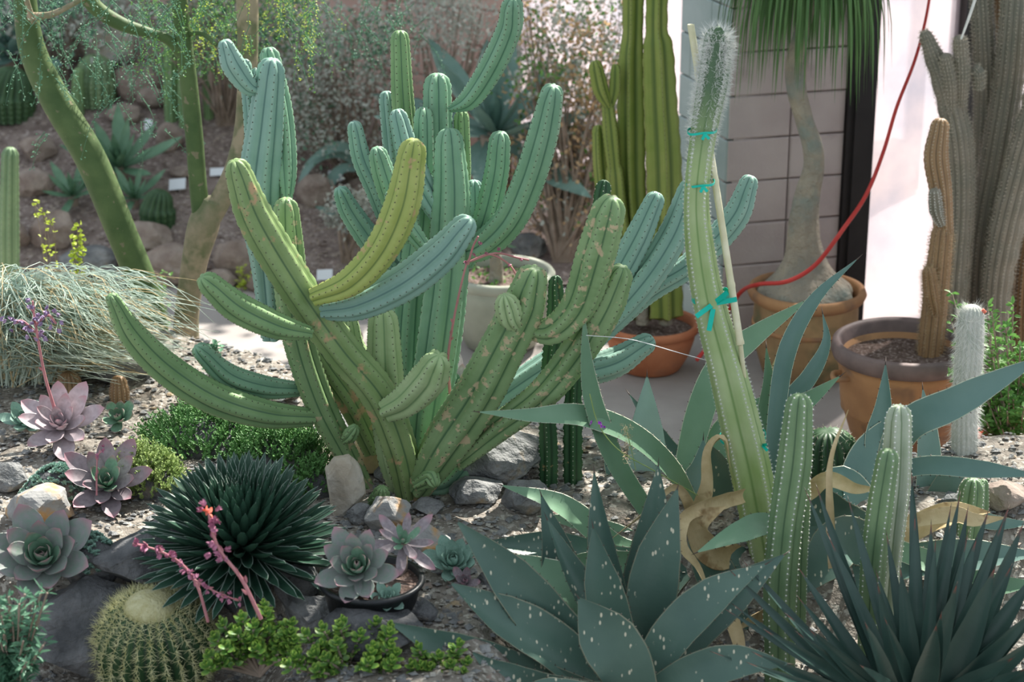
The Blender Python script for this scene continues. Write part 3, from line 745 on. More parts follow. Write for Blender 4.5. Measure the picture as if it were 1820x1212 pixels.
# -- blue-green uprights behind
S([(745, 880, 46), (762, 740, 70), (782, 600, 76), (796, 480, 72), (802, 350, 64), (798, 228, 50)], 6.15, 6.3, 'cbg')
S([(720, 860, 40), (722, 700, 60), (728, 560, 60), (742, 420, 48), (752, 300, 40), (753, 190, 36)], 6.28, 6.42, 'cbg')
S([(764, 640, 40), (772, 480, 46), (778, 300, 50), (777, 130, 48)], 6.4, 6.5, 'cbg')
S([(738, 420, 36), (728, 300, 38), (716, 180, 38), (710, 54, 32)], 6.5, 6.55, 'cg')
S([(800, 194, 12), (838, 172, 40), (876, 115, 46), (905, 50, 44), (912, -4, 38)], 6.45, 6.2, 'cbg')
S([(812, 440, 24), (822, 320, 30), (820, 196, 28)], 6.5, 6.5, 'cg')
S([(828, 470, 26), (862, 390, 42), (882, 310, 42), (890, 234, 38)], 6.35, 6.3, 'cbg')
S([(792, 446, 22), (850, 440, 48), (905, 392, 56), (940, 320, 58), (965, 240, 56), (984, 152, 44)], 6.3, 6.05, 'cbg', label='longest arm curving up to the right')
S([(735, 425, 30), (700, 360, 40), (682, 310, 40), (668, 262, 34)], 6.2, 6.15, 'cbg')
S([(700, 430, 26), (668, 340, 34), (642, 280, 34), (628, 216, 28)], 6.4, 6.35, 'cb')
S([(808, 420, 26), (768, 360, 42), (728, 280, 44), (704, 194, 34)], 6.25, 6.35, 'cb')
S([(700, 480, 30), (660, 430, 42), (622, 375, 38), (602, 334, 30)], 6.4, 6.3, 'cb')
S([(840, 450, 26), (842, 390, 34), (842, 320, 32)], 6.4, 6.4, 'cb')
S([(690, 560, 50), (700, 470, 50), (706, 380, 44), (700, 300, 36), (686, 162, 30)], 6.55, 6.6, 'cb')
S([(752, 860, 40), (742, 680, 54), (738, 520, 56), (744, 400, 40)], 6.4, 6.4, 'cb')
S([(700, 720, 26), (664, 665, 36), (630, 620, 40), (620, 560, 30)], 6.3, 6.3, 'cp')
S([(764, 452, 20), (735, 415, 34), (705, 375, 34), (690, 340, 24)], 6.1, 6.1, 'cbg')
# -- blue-green arms reaching right, behind
S([(790, 800, 34), (880, 715, 46), (980, 645, 50), (1060, 590, 50), (1140, 505, 54), (1195, 420, 52), (1232, 320, 40)], 6.3, 6.7, 'cb')
S([(1010, 640, 26), (1080, 520, 48), (1130, 430, 48), (1170, 342, 36)], 6.5, 6.65, 'cb')
S([(1080, 590, 26), (1150, 520, 40), (1220, 476, 42), (1270, 430, 46), (1310, 380, 46), (1336, 312, 34)], 6.65, 6.75, 'cb')
S([(860, 745, 26), (930, 700, 42), (1010, 668, 50), (1090, 645, 52), (1162, 602, 38)], 6.4, 6.55, 'cb')
# woody bases
mb = MB(); tube(mb, [tuple(at(733, 915, 6.02)), tuple(at(732, 880, 6.02)), tuple(at(735, 850, 6.04))], [.028, .024, .02], 10, rings=10); obj('woody_base', mb, 'bark', A)
mb = MB(); tube(mb, [tuple(at(658, 892, 6.08)), tuple(at(650, 868, 6.1)), tuple(at(640, 845, 6.1))], [.032, .030, .02], 10, rings=10); obj('woody_base', mb, 'bark', A)
mb = MB(); tube(mb, [tuple(at(662, 822, 6.24)), tuple(at(655, 790, 6.22)), tuple(at(648, 745, 6.22)), tuple(at(636, 700, 6.22))], [.055, .045, .028, .018], 12, rings=14); obj('woody_base', mb, 'dry', A)

# ================================================================== OTHER COLUMNAR CACTI
b = G(975, 880)
E = thing('columnar_cactus', b, 'pair of slender dark green columnar cacti with dotted pale ribs, in the centre bed', 'cactus')
stem(E, [(975, 885, 34), (976, 800, 36), (974, 720, 32), (982, 640, 38), (990, 560, 38), (988, 490, 28)], 6.1, 6.15, 'cd', ribs=5, depth=.42, sharp=True, sp=.016, wave=.09, areole=('areolep', .0022), dens=1)
stem(E, [(1018, 885, 34), (1018, 780, 36), (1020, 680, 32), (1034, 560, 34), (1056, 440, 36), (1074, 320, 30)], 6.12, 6.2, 'cd', ribs=5, depth=.42, sharp=True, sp=.016, wave=.09, areole=('areolep', .0022))
# tall spiny cactus with stake
b = G(1355, 950)
Hc = thing('spiny_columnar_cactus', b, 'tall pale green columnar cactus with shaggy white spined top, tied to a bamboo stake', 'cactus')
spines_t[0] = .72
stem(Hc, [(1364, 1010, 70), (1358, 965, 72), (1335, 840, 76), (1312, 740, 74), (1290, 650, 68), (1262, 545, 60), (1245, 450, 54), (1238, 350, 46), (1250, 240, 48), (1268, 140, 56), (1278, 48, 52)], 5.85, 5.95, 'ch', ribs=5, depth=.2, sp=.013, wave=.02, areole=('sp_w', .0028), spines=('sp_w', 16, .008, .036, .0006))
mb = MB(); HP, _ = catmull([tuple(at(x, y, 5.94)) for x, y in ((1246, 250), (1254, 200), (1266, 140), (1276, 80), (1278, 62))], 60)
n = 7000; k = np.clip((NR.uniform(0, 1, n)**.65*60).astype(int), 0, 59); a = NR.uniform(0, 2*PI, n); u = np.stack([np.cos(a), np.sin(a), NR.normal(.1, .5, n)], 1)
rr_ = np.interp(k, [0, 40, 54, 59], [.030, .034, .031, .020])[:, None]; cl = (np.sin(a*5+1)*.5+.5 > .35)
spikes(mb, (HP[k]+u*np.array([1, 1, .1])*rr_)[cl], (u+NR.normal(0, .45, (n, 3)))[cl], NR.uniform(.014, .038, cl.sum()), .0009); obj('white_spines', mb, 'sp_w', Hc, smooth=False, kind='stuff')
spines_t[0] = 0.0
for i, (x, y, w, tl) in enumerate(((1248, 232, 50, 0), (1245, 325, 48, 0), (1263, 528, 64, 1), (1320, 775, 78, 2))):
    Y = 5.92; c = at(x, y, Y); s = scl(x, y, Y); r = w/2*s*1.03; mb = MB(); P = []
    ax = Vector((-.12, 0, 1)).normalized()
    for k in range(25):
        a = 2*PI*k/24; P.append((c.x+r*math.cos(a), c.y+r*math.sin(a)*.95, c.z+.10*r*math.cos(a)+.06*r*math.sin(3*a)))
    for dz in ((0, .008) if tl == 1 else (0,)):
        V = []; n = len(P)
        hh = .007 if tl != 1 else .010
        for p in P: V += [(p[0], p[1], p[2]-hh/2+dz), (p[0]*1.0, p[1], p[2]+hh/2+dz)]
        q = [(2*k, 2*k+2, 2*k+3, 2*k+1) for k in range(n-1)]; mb.add(V, q)
        V2 = [((v[0]-c.x)*1.03+c.x, (v[1]-c.y)*1.03+c.y, v[2]) for v in V]; mb.add(V2, q)
        mb.add(V+V2, [(2*k+e, 2*k+2+e, 2*k+2+e+2*n, 2*k+e+2*n) for k in range(n-1) for e in (0, 1)])
    ends = [(-.4, -.9, -.5), (.5, -.9, -.4)] if tl == 0 else [(-.3, -.7, -1.3), (1.1, -.8, .5), (.6, -.8, .9), (-1, -.7, -.5)] if tl == 1 else [(.5, -1, .5), (.6, -1, -.4)]
    kx = r*.1 if tl != 2 else r*.75
    for d in ends:
        d = Vector(d)*.028*(2.0 if tl == 1 else .8); p0 = Vector((c.x+kx, c.y-r*1.03, c.z)); leafp = [tuple(p0), tuple(p0+d*.5), tuple(p0+d)]
        leaf3d(mb, leafp, .009 if tl != 1 else .015, (0, -1, .4), .05, .1, rings=6, prof=lambda t: np.ones_like(t))
    o = obj('plant_tie', mb, 'tie', loc=c)
    tag(o, ['teal ribbon tied below the shaggy white top of the tall cactus', 'second teal ribbon from the top on the tall cactus', 'large teal ribbon bow in the middle of the tall cactus', 'lowest teal ribbon tied round the tall cactus'][i], 'ribbon', 'teal ribbons on the tall cactus')
# bamboo stake
mb = MB(); P0 = at(1228, 46, 6.02); P1 = at(1316, 612, 5.86); P2 = at(1352, 950, 5.97)
path = [tuple(P0), tuple(P0.lerp(P1, .5)), tuple(P1)]
def bprof(th, n):
    k = np.ones((n, len(th))); 
    for a in (.15, .48, .81, .995): k += .18*np.exp(-((np.linspace(0, 1, n)-a)/.008)**2)[:, None]
    return k
sk = tag(bpy.data.objects.new('bamboo_stake', None), 'pale jointed bamboo stake leaning beside the tall shaggy cactus', 'stake'); COL.objects.link(sk); sk.location = P2
tube(mb, path, [.0105, .0105, .011], 12, rings=130, prof=bprof, cap=False); obj('cane', mb, 'bamboo', sk)
mb = MB(); tube(mb, [tuple(P1), tuple(P1.lerp(P2, .5)), tuple(P2)], [.0075, .008, .008], 10, rings=20); obj('lower_cane', mb, 'bamboo', sk)
mb = MB(); lathe(mb, P0, [(.0105, 0), (.0105, .004), (.0065, .004), (.0065, -.02), (0, -.02)], 14); obj('hollow_end', mb, 'bamboo', sk)
# front right columns
b = G(1390, 1130)
g1 = thing('columnar_cactus', b, 'grey green columnar cactus standing in front of the tall staked cactus', 'cactus')
stem(g1, [(1386, 1230, 54), (1386, 1150, 56), (1386, 1050, 60), (1396, 930, 60), (1412, 820, 62), (1422, 700, 50)], 5.45, 5.5, 'cgr', ribs=6, depth=.32, sp=.017, areole=('sp_w', .0034), spines=('sp_w', 4, .006, .007, .0005), label='main stem')
stem(g1, [(1412, 1150, 40), (1414, 1090, 42), (1416, 1000, 42), (1420, 900, 44), (1424, 820, 36)], 5.53, 5.55, 'cgr', ribs=6, depth=.3, sp=.012, areole=('sp_w', .0024), spines=('sp_w', 3, .005, .006, .0004))
b = G(1560, 1090)
f1 = thing('columnar_cactus', b, 'columnar cactus with whitish scurfy top beside a shorter green stem', 'cactus')
stem(f1, [(1566, 1180, 48), (1572, 1060, 50), (1582, 950, 54), (1592, 850, 58), (1598, 720, 50)], 5.5, 5.55, 'cgw', ribs=6, depth=.32, sp=.016, areole=('sp_w', .0036), spines=('sp_w', 3, .005, .006, .0004), label='taller stem with whitish top')
stem(f1, [(1542, 1210, 42), (1546, 1110, 44), (1552, 1000, 48), (1564, 900, 48), (1580, 798, 42)], 5.42, 5.45, 'cgr', ribs=5, depth=.32, sp=.017, areole=('sp_w', .0032), spines=('sp_w', 3, .005, .006, .0004), label='shorter green stem')
b = G(1715, 960)
f3 = thing('columnar_cactus', b, 'short dark green columnar cactus behind the red tipped dark agave', 'cactus')
stem(f3, [(1712, 1040, 44), (1716, 985, 46), (1722, 920, 50), (1730, 850, 46)], 5.9, 5.92, 'cgr', ribs=7, sp=.012, areole=('sp_w', .0026), spines=('sp_w', 3, .005, .006, .0004))
stem(f3, [(1742, 960, 22), (1746, 900, 24), (1748, 852, 20)], 5.95, 5.95, 'cgr', ribs=6, sp=.012, areole=('sp_w', .002))
# woolly white column
b = G(1716, 872)
wc = thing('woolly_cactus', b, 'white woolly column shaped cactus in front of the leafy green shrub', 'cactus')
o = stem(wc, [(1716, 880, 46), (1714, 780, 46), (1716, 700, 44), (1722, 640, 50), (1728, 542, 46)], 6.35, 6.4, 'wool', ribs=16, depth=.1, sp=.02, areole=None)
mb = MB(); P0, P1 = at(1716, 870, 6.36), at(1726, 548, 6.4); n = 5200; t = NR.uniform(0, 1, n)**.8
a = NR.uniform(0, 2*PI, n); C = np.array(P0)[None]*(1-t[:, None])+np.array(P1)[None]*t[:, None]
bx = np.interp(1-t, [0, .3, .55, 1], [.0, -.005, -.022, -.006])*-1
rw_ = .039; u = np.stack([np.cos(a), np.sin(a), 0*a], 1); C[:, 0] += -.008*np.sin(t*PI)
D = u*.5+NR.normal(0, .5, (n, 3))+np.array([0, 0, -.9])*(t < .94)[:, None]+np.array([0, 0, .8])*(t >= .94)[:, None]
spikes(mb, C+u*rw_*np.where(t > .96, .6, 1)[:, None], D, NR.uniform(.015, .045, n), .0006); obj('wool', mb, 'sp_w', o, smooth=False, kind='stuff')
mb = MB(); c = at(1748, 552, 6.38); octs(mb, [c, c+Vector((.004, 0, -.004))], .008); obj('red_fruit', mb, 'flr', wc)

# yellow green columns in the terracotta bowl
def pot(name, c, prof, mat, label, rim=None, soilz=None, soilr=None, extra=None):
    t = thing(name, c, label, 'pot'); mb = MB(); lathe(mb, c, prof, 56); obj('body', mb, mat, t)
    if rim: mb = MB(); lathe(mb, c, rim[0], 56); obj('rim', mb, rim[1], t)
    if extra:
        for nm, pr, mt in extra: mb = MB(); lathe(mb, c, pr, 56); obj(nm, mb, mt, t)
    if soilz: soil_disc(t, (c.x, c.y), soilr, c.z+soilz, seed=c.x)
    return t
pc = Vector((at(1155, 620, 8.45).x, 8.45, 0)); r = .205
pot('terracotta_bowl', pc, [(0, .002), (r*.60, .002), (r*.66, .012), (r*.82, .07), (r*.93, .14), (r*.97, .20), (r*.92, .20), (r*.90, .165), (0, .165)], 'terra', 'round orange terracotta bowl holding the tall yellow-green columns',
    rim=([(r*.965, .178), (r*1.03, .184), (r*1.05, .2), (r*1.03, .214), (r*.97, .218), (r*.91, .21), (r*.90, .17)], 'terra'), soilz=.176, soilr=r*.91)
tc = thing('column_cactus_group', Vector((pc.x, pc.y, .176)), 'tall yellow-green columnar cacti growing in the terracotta bowl', 'cactus')
for pts, Y0, Y1, rb in (([(1183, 560, 62), (1180, 450, 66), (1178, 300, 68), (1172, 180, 64), (1168, 85, 58), (1166, 60, 44), (1166, 20, 42), (1168, -60, 42)], 8.42, 8.42, 5),
                        ([(1140, 565, 44), (1134, 450, 46), (1126, 330, 52), (1124, 200, 54), (1124, 100, 48), (1126, 60, 40), (1128, -60, 44)], 8.5, 8.5, 5),
                        ([(1110, 560, 40), (1106, 450, 42), (1098, 380, 40), (1092, 290, 34)], 8.45, 8.45, 5),
                        ([(1092, 300, 26), (1086, 240, 30), (1080, 180, 24)], 8.45, 8.45, 5),
                        ([(1082, 190, 14), (1068, 160, 30), (1056, 108, 28)], 8.44, 8.42, 4), ([(1086, 190, 14), (1092, 160, 26), (1094, 114, 24)], 8.46, 8.46, 4),
                        ([(1098, 480, 26), (1078, 380, 28), (1068, 300, 28), (1064, 222, 26)], 8.5, 8.5, 4)):
    stem(tc, pts, Y0, Y1, 'ct', ribs=rb, depth=.45, sharp=True, sp=.02, wave=.03, areole=('areole', .0022))
mb = MB()
for x in (1183, 1142):
    tube(mb, [tuple(at(x, 575, 8.43)), tuple(at(x, 520, 8.43))], [.030, .026], 10)
obj('corky_base', mb, 'pale', tc)
# grey green pot
pc = Vector((at(890, 560, 8.75).x, 8.75, 0)); r = .235
pot('grey_green_pot', pc, [(0, .002), (r*.62, .002), (r*.68, .012), (r*.88, .12), (r*.97, .24), (r*.99, .335), (r*.9, .335), (r*.88, .29), (0, .29)], 'potg', 'weathered grey green pot behind the central cactus',
    rim=([(r*.985, .30), (r*1.02, .31), (r*1.03, .335), (r*.99, .348), (r*.9, .345), (r*.88, .30)], 'potg'), soilz=.30, soilr=r*.89)
st2 = thing('pot_plant_stump', Vector((pc.x-.03, pc.y, .30)), 'short grey plant trunk in the grey green pot', 'plant')
mb = MB(); tube(mb, [(pc.x-.02, pc.y, .29), (pc.x-.02, pc.y, .38), (pc.x-.04, pc.y, .5)], [.035, .028, .026], 12, rings=10); obj('trunk', mb, 'pale', st2)
mb = MB(); P = np.array([(pc.x-.04, pc.y, .49)])+NR.normal(0, .012, (60, 3)); leafcards(mb, P, rdir(60, -.2, 1), rdir(60), NR.uniform(.06, .13, 60), .018); obj('leaves', mb, 'far_ag', st2, kind='stuff')
mb = MB()
for i in range(90):
    a = R.uniform(0, 6.28); q = r*.8*math.sqrt(R.random()); leafcards(mb, [(pc.x+q*math.cos(a), pc.y+q*math.sin(a), .305)], rdir(1, .2, 1), rdir(1), R.uniform(.015, .04), .012)
obj('ground_leaves', mb, 'lf_g', st2, kind='stuff')
# ponytail palm and its pot
pc = Vector((at(1430, 600, 8.38).x, 8.38, 0)); r = .245
pp = pot('round_planter', pc, [(0, .002), (r*.66, .002), (r*.72, .02), (r*.86, .13), (r*.91, .24), (r*.90, .33), (r*.95, .36), (r*.88, .36), (r*.86, .31), (0, .31)], 'terram', 'mossy tan planter holding the swollen trunk of the ponytail palm',
    rim=([(r*.90, .335), (r*.99, .35), (r*1.03, .372), (r*1.0, .392), (r*.93, .395), (r*.88, .38), (r*.86, .31)], 'terrab'), soilz=.325, soilr=r*.88, extra=[('band', [(r*.895, .222), (r*.935, .228), (r*.935, .24), (r*.90, .246)], 'terrab')])
pt = thing('ponytail_palm', Vector((pc.x, pc.y, .32)), 'ponytail palm with a swollen grey base and twisting bare trunk', 'palm')
mb = MB(); TP = [(1430, 552, 150), (1430, 532, 172), (1430, 512, 160), (1430, 488, 108), (1430, 455, 70), (1428, 405, 54), (1434, 350, 46), (1446, 300, 38), (1444, 260, 36), (1430, 215, 32), (1416, 160, 34), (1412, 110, 32), (1424, 60, 28), (1436, 0, 28), (1440, -60, 30)]
def pprof(th, n):
    t = np.linspace(0, 1, n)[:, None]; return 1+.05*np.sin(7*th[None]+2*t*6)*np.exp(-t*3)+.025*np.sin(15*th[None]+t*9)+.02*np.sin(9*th[None]-t*14)*np.sin(t*40)
tube(mb, [tuple(at(x, y, 8.38)) for x, y, w in TP], [w/2*scl(x, y, 8.38) for x, y, w in TP], 40, rings=90, prof=pprof); obj('trunk', mb, 'pale', pt)
mb = MB(); tube(mb, [tuple(at(1432, 205, 8.4)), tuple(at(1426, 150, 8.42)), tuple(at(1430, 90, 8.44))], [.018, .017, .012], 10, rings=12); obj('side_stem', mb, 'pale', pt)
mb = MB(); cr = at(1440, -95, 8.38)
for i in range(300):
    a = R.uniform(0, 2*PI); rr_ = R.uniform(.12, .34); dr_ = R.uniform(.25, .62); p0 = cr+Vector((0, 0, R.uniform(-.02, .05)))
    P = [tuple(p0), tuple(p0+Vector((math.cos(a)*rr_*.5, math.sin(a)*rr_*.5, .10))), tuple(p0+Vector((math.cos(a)*rr_, math.sin(a)*rr_, -dr_*.35))), tuple(p0+Vector((math.cos(a)*rr_*1.12, math.sin(a)*rr_*1.12, -dr_)))]
    leaf3d(mb, P, .012, (math.cos(a), math.sin(a), .5), .3, .1, rings=10)
obj('hanging_leaves', mb, 'lf_p', pt, kind='stuff')
# red cable
mb = MB(); RC = [(1658, -40, 8.5), (1644, 40, 8.45), (1625, 110, 8.4), (1594, 190, 8.3), (1570, 270, 8.25), (1540, 345, 8.2), (1500, 405, 8.1), (1450, 470, 8.08), (1400, 500, 8.05), (1350, 505, 8.1), (1318, 518, 8.3), (1290, 560, 8.4), (1262, 610, 8.3), (1238, 640, 8.25)]
tube(mb, [tuple(at(x, y, Y)) for x, y, Y in RC], [.0055+.0035*min(1, i/6) for i in range(len(RC))], 8, rings=110)
tag(obj('cable', mb, 'red', loc=at(1238, 640, 8.25)), 'thin red cable hanging in front of the bright glass', 'cable')

# brown pot at right with rim, and tall columns R
pc = Vector((at(1604, 700, 7.56).x, 7.56, 0)); r = .278
bp = pot('large_brown_pot', pc, [(0, .002), (r*.62, .002), (r*.66, .03), (r*.82, .17), (r*.85, .175), (r*.85, .195), (r*.86, .2), (r*.91, .34), (r*.95, .37), (r*.90, .40), (r*.86, .40), (r*.84, .36), (0, .36)], 'terrab', 'large brown glazed rim pot with bare soil at the right',
    rim=([(r*.90, .382), (r*1.0, .386), (r*1.03, .41), (r*1.01, .445), (r*.95, .455), (r*.89, .44), (r*.85, .37)], 'rimd'), soilz=.375, soilr=r*.86)
for a0 in (195, 345):
    mb = MB()
    a = math.radians(a0); c = Vector((pc.x+r*.97*math.cos(a), pc.y+r*.97*math.sin(a), .33)); t_ = Vector((-math.sin(a), math.cos(a), 0)); u = Vector((math.cos(a), math.sin(a), 0))
    tube(mb, [tuple(c-t_*.035-u*.03), tuple(c-t_*.035+u*.01), tuple(c+u*.022-Vector((0, 0, .01))), tuple(c+t_*.035+u*.01), tuple(c+t_*.035-u*.03)], [.011]*5, 10, rings=16); obj('handle', mb, 'terrab', bp)
spk = ('sp_t', 3, .010, .012, .0005)
r1 = thing('brown_column_cactus', Vector((at(1655, 640, 7.6).x, 7.6, .375)), 'brown spiny column cactus rising from the large brown pot', 'cactus')
stem(r1, [(1652, 640, 46), (1660, 560, 46), (1668, 480, 44), (1676, 400, 40)], 7.62, 7.7, 'crb', ribs=10, depth=.16, sp=.013, areole=('sp_b', .002), spines=('sp_b', 8, .020, .022, .0006))
stem(r1, [(1664, 560, 20), (1656, 520, 30), (1650, 474, 26)], 7.62, 7.62, 'crb', ribs=9, depth=.16, sp=.012, areole=('sp_b', .002), spines=('sp_b', 8, .020, .022, .0006))
stem(r1, [(1678, 420, 34), (1672, 340, 40), (1664, 280, 44), (1672, 210, 34)], 7.7, 7.78, 'crb', ribs=10, depth=.2, sp=.013, areole=('sp_t', .002), spines=spk)
stem(r1, [(1674, 400, 14), (1664, 375, 24), (1660, 335, 22)], 7.68, 7.66, 'cr', ribs=9, depth=.16, sp=.011, areole=('sp_w', .002), spines=('sp_w', 4, .012, .014, .0005))
rc = thing('grey_column_cactus', Vector((at(1740, 660, 8.0).x, 8.2, 0)), 'clump of tall grey brown spiny columns against the glass at the right edge', 'cactus')
for k, (pts, Y0, Y1, m_) in enumerate((
    ([(1682, 760, 46), (1688, 640, 48), (1698, 500, 50), (1708, 360, 48), (1702, 240, 52), (1680, 150, 44), (1660, 100, 34), (1642, 55, 24)], 8.1, 8.15, 'cr'),
    ([(1692, 200, 18), (1690, 150, 26), (1680, 95, 24)], 8.1, 8.08, 'cr'), ([(1708, 190, 18), (1710, 130, 28), (1706, 62, 26)], 8.1, 8.08, 'cr'),
    ([(1740, 160, 18), (1738, 130, 24), (1732, 118, 22)], 8.1, 8.1, 'cr'),
    ([(1736, 760, 50), (1738, 560, 52), (1746, 420, 54), (1772, 270, 56), (1794, 130, 54), (1806, -20, 50), (1812, -80, 50)], 8.2, 8.25, 'cr'),
    ([(1722, 760, 40), (1728, 520, 40), (1744, 340, 40), (1752, 160, 42), (1744, -20, 40), (1742, -80, 40)], 8.32, 8.32, 'cr'),
    ([(1774, 760, 46), (1770, 540, 52), (1786, 420, 60), (1818, 290, 62), (1850, 170, 60), (1870, 40, 60)], 8.1, 8.05, 'cr'),
    ([(1800, 760, 38), (1794, 600, 40), (1800, 470, 36), (1826, 330, 36)], 8.3, 8.3, 'crb'),
    ([(1758, 760, 34), (1762, 560, 34), (1768, 420, 30), (1790, 250, 30), (1774, 60, 30), (1776, -60, 34)], 8.4, 8.4, 'crb'),
    ([(1836, 760, 44), (1824, 620, 44), (1826, 500, 40), (1842, 380, 40)], 8.15, 8.15, 'crb'))):
    stem(rc, pts, Y0, Y1, m_, ribs=14, depth=.12, sp=.016, wave=.05, areole=('sp_t', .0017), spines=('sp_t', 7, .013, .015, .0006))
mb = MB(); tube(mb, [tuple(at(1752, -60, 8.1)), tuple(at(1726, 20, 8.08)), tuple(at(1708, 70, 8.06))], [.006, .006, .004], 6, rings=12); obj('flower_stem', mb, 'sp_w', rc)

# ================================================================== FOREGROUND AGAVES
def agave(name, loc, label, group=None): return thing(name, loc, label, 'agave', group)
V1 = agave('agave', G(1110, 1200), 'big grey green agave with pale specks in the front centre')
AG = ['ag', 'agd', 'thorn']; AF = ['agf', 'agm', 'thorn']; AB = ['agb', 'agm', 'thorn']; AP = ['agp', 'agm', 'thorn']
def lf(par, pts, Y0, Y1, w, m, **k): return leafpx(par, pts, Y0, Y1, w, m, **k)
lf(V1, [(1130, 1235), (1050, 1080), (965, 1020), (893, 985)], 5.35, 5.45, 95, AF, fold=.3)
lf(V1, [(1120, 1230), (1020, 1080), (985, 960), (962, 880)], 5.4, 5.5, 80, AG, fold=.42)
lf(V1, [(1130, 1230), (1140, 1080), (1160, 960), (1170, 826)], 5.4, 5.5, 84, AG, fold=.42)
lf(V1, [(1080, 1235), (980, 1150), (880, 1090), (800, 1036)], 5.15, 5.1, 92, AG, fold=.42, roll=(0, 0, .2))
lf(V1, [(1060, 1245), (900, 1190), (790, 1150), (692, 1106)], 5.1, 5.0, 76, AG, fold=.3)
lf(V1, [(1100, 1235), (985, 1120), (890, 1010), (812, 926)], 5.2, 5.15, 96, AG, fold=.35)
lf(V1, [(1090, 1240), (960, 1225), (880, 1190), (838, 1158)], 5.0, 4.95, 60, AG, fold=.42)
lf(V1, [(1110, 1230), (1060, 1110), (1010, 1010), (972, 922)], 5.28, 5.35, 58, AG, fold=.6, roll=(.5, 0, 0))
lf(V1, [(1125, 1230), (1098, 1080), (1072, 960), (1056, 838)], 5.3, 5.4, 62, AG, fold=.5)
lf(V1, [(1140, 1230), (1150, 1120), (1168, 1000), (1204, 868)], 5.28, 5.35, 92, AG, fold=.3)
lf(V1, [(1135, 1225), (1098, 1140), (1070, 1030), (1054, 936)], 5.2, 5.25, 76, AG, fold=.3)
lf(V1, [(1140, 1235), (1230, 1120), (1310, 1050), (1395, 985)], 5.25, 5.3, 84, AG, fold=.4)
lf(V1, [(1140, 1240), (1190, 1140), (1270, 1060), (1362, 1002)], 5.15, 5.2, 80, AG, fold=.35, roll=(-.3, 0, 0))
lf(V1, [(1130, 1240), (1108, 1180), (1066, 1120), (1028, 1062)], 5.05, 5.05, 108, AG, fold=.2)
lf(V1, [(1150, 1245), (1230, 1200), (1310, 1178), (1402, 1180)], 5.1, 5.0, 72, AG, fold=.3)
lf(V1, [(1140, 1260), (1020, 1240), (960, 1230), (900, 1240)], 4.95, 4.9, 60, AG, fold=.42)
mb = MB(); tube(mb, [tuple(V1.location-Vector((0, 0, .03))), tuple(at(1130, 1215, 5.25))], [.05, .06], 12); obj('core', mb, 'ag', V1)
# green american agave behind, arching leaves
V2 = agave('arching_agave', G(1215, 985), 'tall agave with long toothed arching leaves at the foot of the staked cactus')
lf(V2, [(1215, 960), (1160, 880), (1150, 790), (1150, 668)], 6.15, 6.25, 70, AP, teeth=(.02, .003), margin=False)
lf(V2, [(1216, 920), (1224, 820), (1252, 710), (1290, 640), (1350, 590), (1440, 530)], 6.05, 6.4, 52, AF, curl=-.5)
lf(V2, [(1230, 900), (1190, 830), (1120, 770), (1030, 738), (940, 738), (850, 732)], 6.0, 5.75, 44, AF, curl=.3)
lf(V2, [(1180, 960), (1140, 900), (1090, 820), (1052, 720), (1040, 640), (1038, 556)], 5.95, 5.8, 44, AF, fold=.4)
lf(V2, [(1180, 980), (1130, 900), (1100, 850), (1070, 780)], 6.15, 6.2, 50, AB)
lf(V2, [(1200, 990), (1100, 975), (1000, 900), (890, 862)], 5.85, 5.7, 50, AF, roll=(0, 0, .3))
lf(V2, [(1190, 1000), (1090, 1000), (980, 975), (850, 966)], 5.75, 5.65, 62, AG, fold=.4, roll=(0, 0, .1))
lf(V2, [(1190, 1010), (1100, 960), (1000, 940), (880, 930)], 5.85, 5.9, 56, AF)
lf(V2, [(1180, 1000), (1080, 1000), (1010, 1010), (930, 1040)], 5.7, 5.6, 46, AF)
lf(V2, [(1280, 900), (1270, 830), (1300, 760), (1370, 700)], 6.1, 6.2, 60, AF)
lf(V2, [(1340, 900), (1350, 800), (1366, 700), (1362, 616)], 6.05, 6.15, 34, AF, fold=.5)
lf(V2, [(1370, 870), (1380, 730), (1400, 620), (1450, 530), (1524, 460)], 6.0, 6.2, 34, AB, fold=.5)
lf(V2, [(1375, 860), (1390, 740), (1440, 670), (1468, 610), (1462, 556)], 6.15, 6.3, 34, AB, fold=.5)
lf(V2, [(1360, 850), (1400, 740), (1440, 710), (1494, 668)], 6.1, 6.05, 40, AF)
lf(V2, [(1220, 960), (1180, 880), (1120, 840), (1070, 830)], 6.2, 6.3, 50, AB)
lf(V2, [(1200, 960), (1230, 860), (1180, 790), (1118, 700)], 6.25, 6.35, 40, AG)
lf(V2, [(1300, 960), (1400, 960), (1480, 900), (1540, 870)], 5.9, 6.1, 64, AG)
lf(V2, [(1280, 990), (1380, 1010), (1450, 960), (1520, 930)], 5.8, 5.9, 70, AG)
lf(V2, [(1440, 985), (1370, 935), (1310, 950), (1238, 982)], 5.7, 5.35, 50, AF, roll=(0, 0, .3), margin=False)
lf(V2, [(1250, 960), (1260, 1000), (1290, 1060), (1330, 1120)], 5.75, 5.6, 80, AG)
lf(V2, [(1220, 970), (1215, 900), (1245, 840), (1250, 780)], 6.0, 6.1, 60, AB)
lf(V2, [(1210, 1000), (1170, 1040), (1160, 1080), (1180, 1140)], 5.8, 5.6, 80, AG)
lf(V2, [(1300, 950), (1290, 880), (1275, 820), (1262, 790)], 6.02, 6.0, 60, AG)
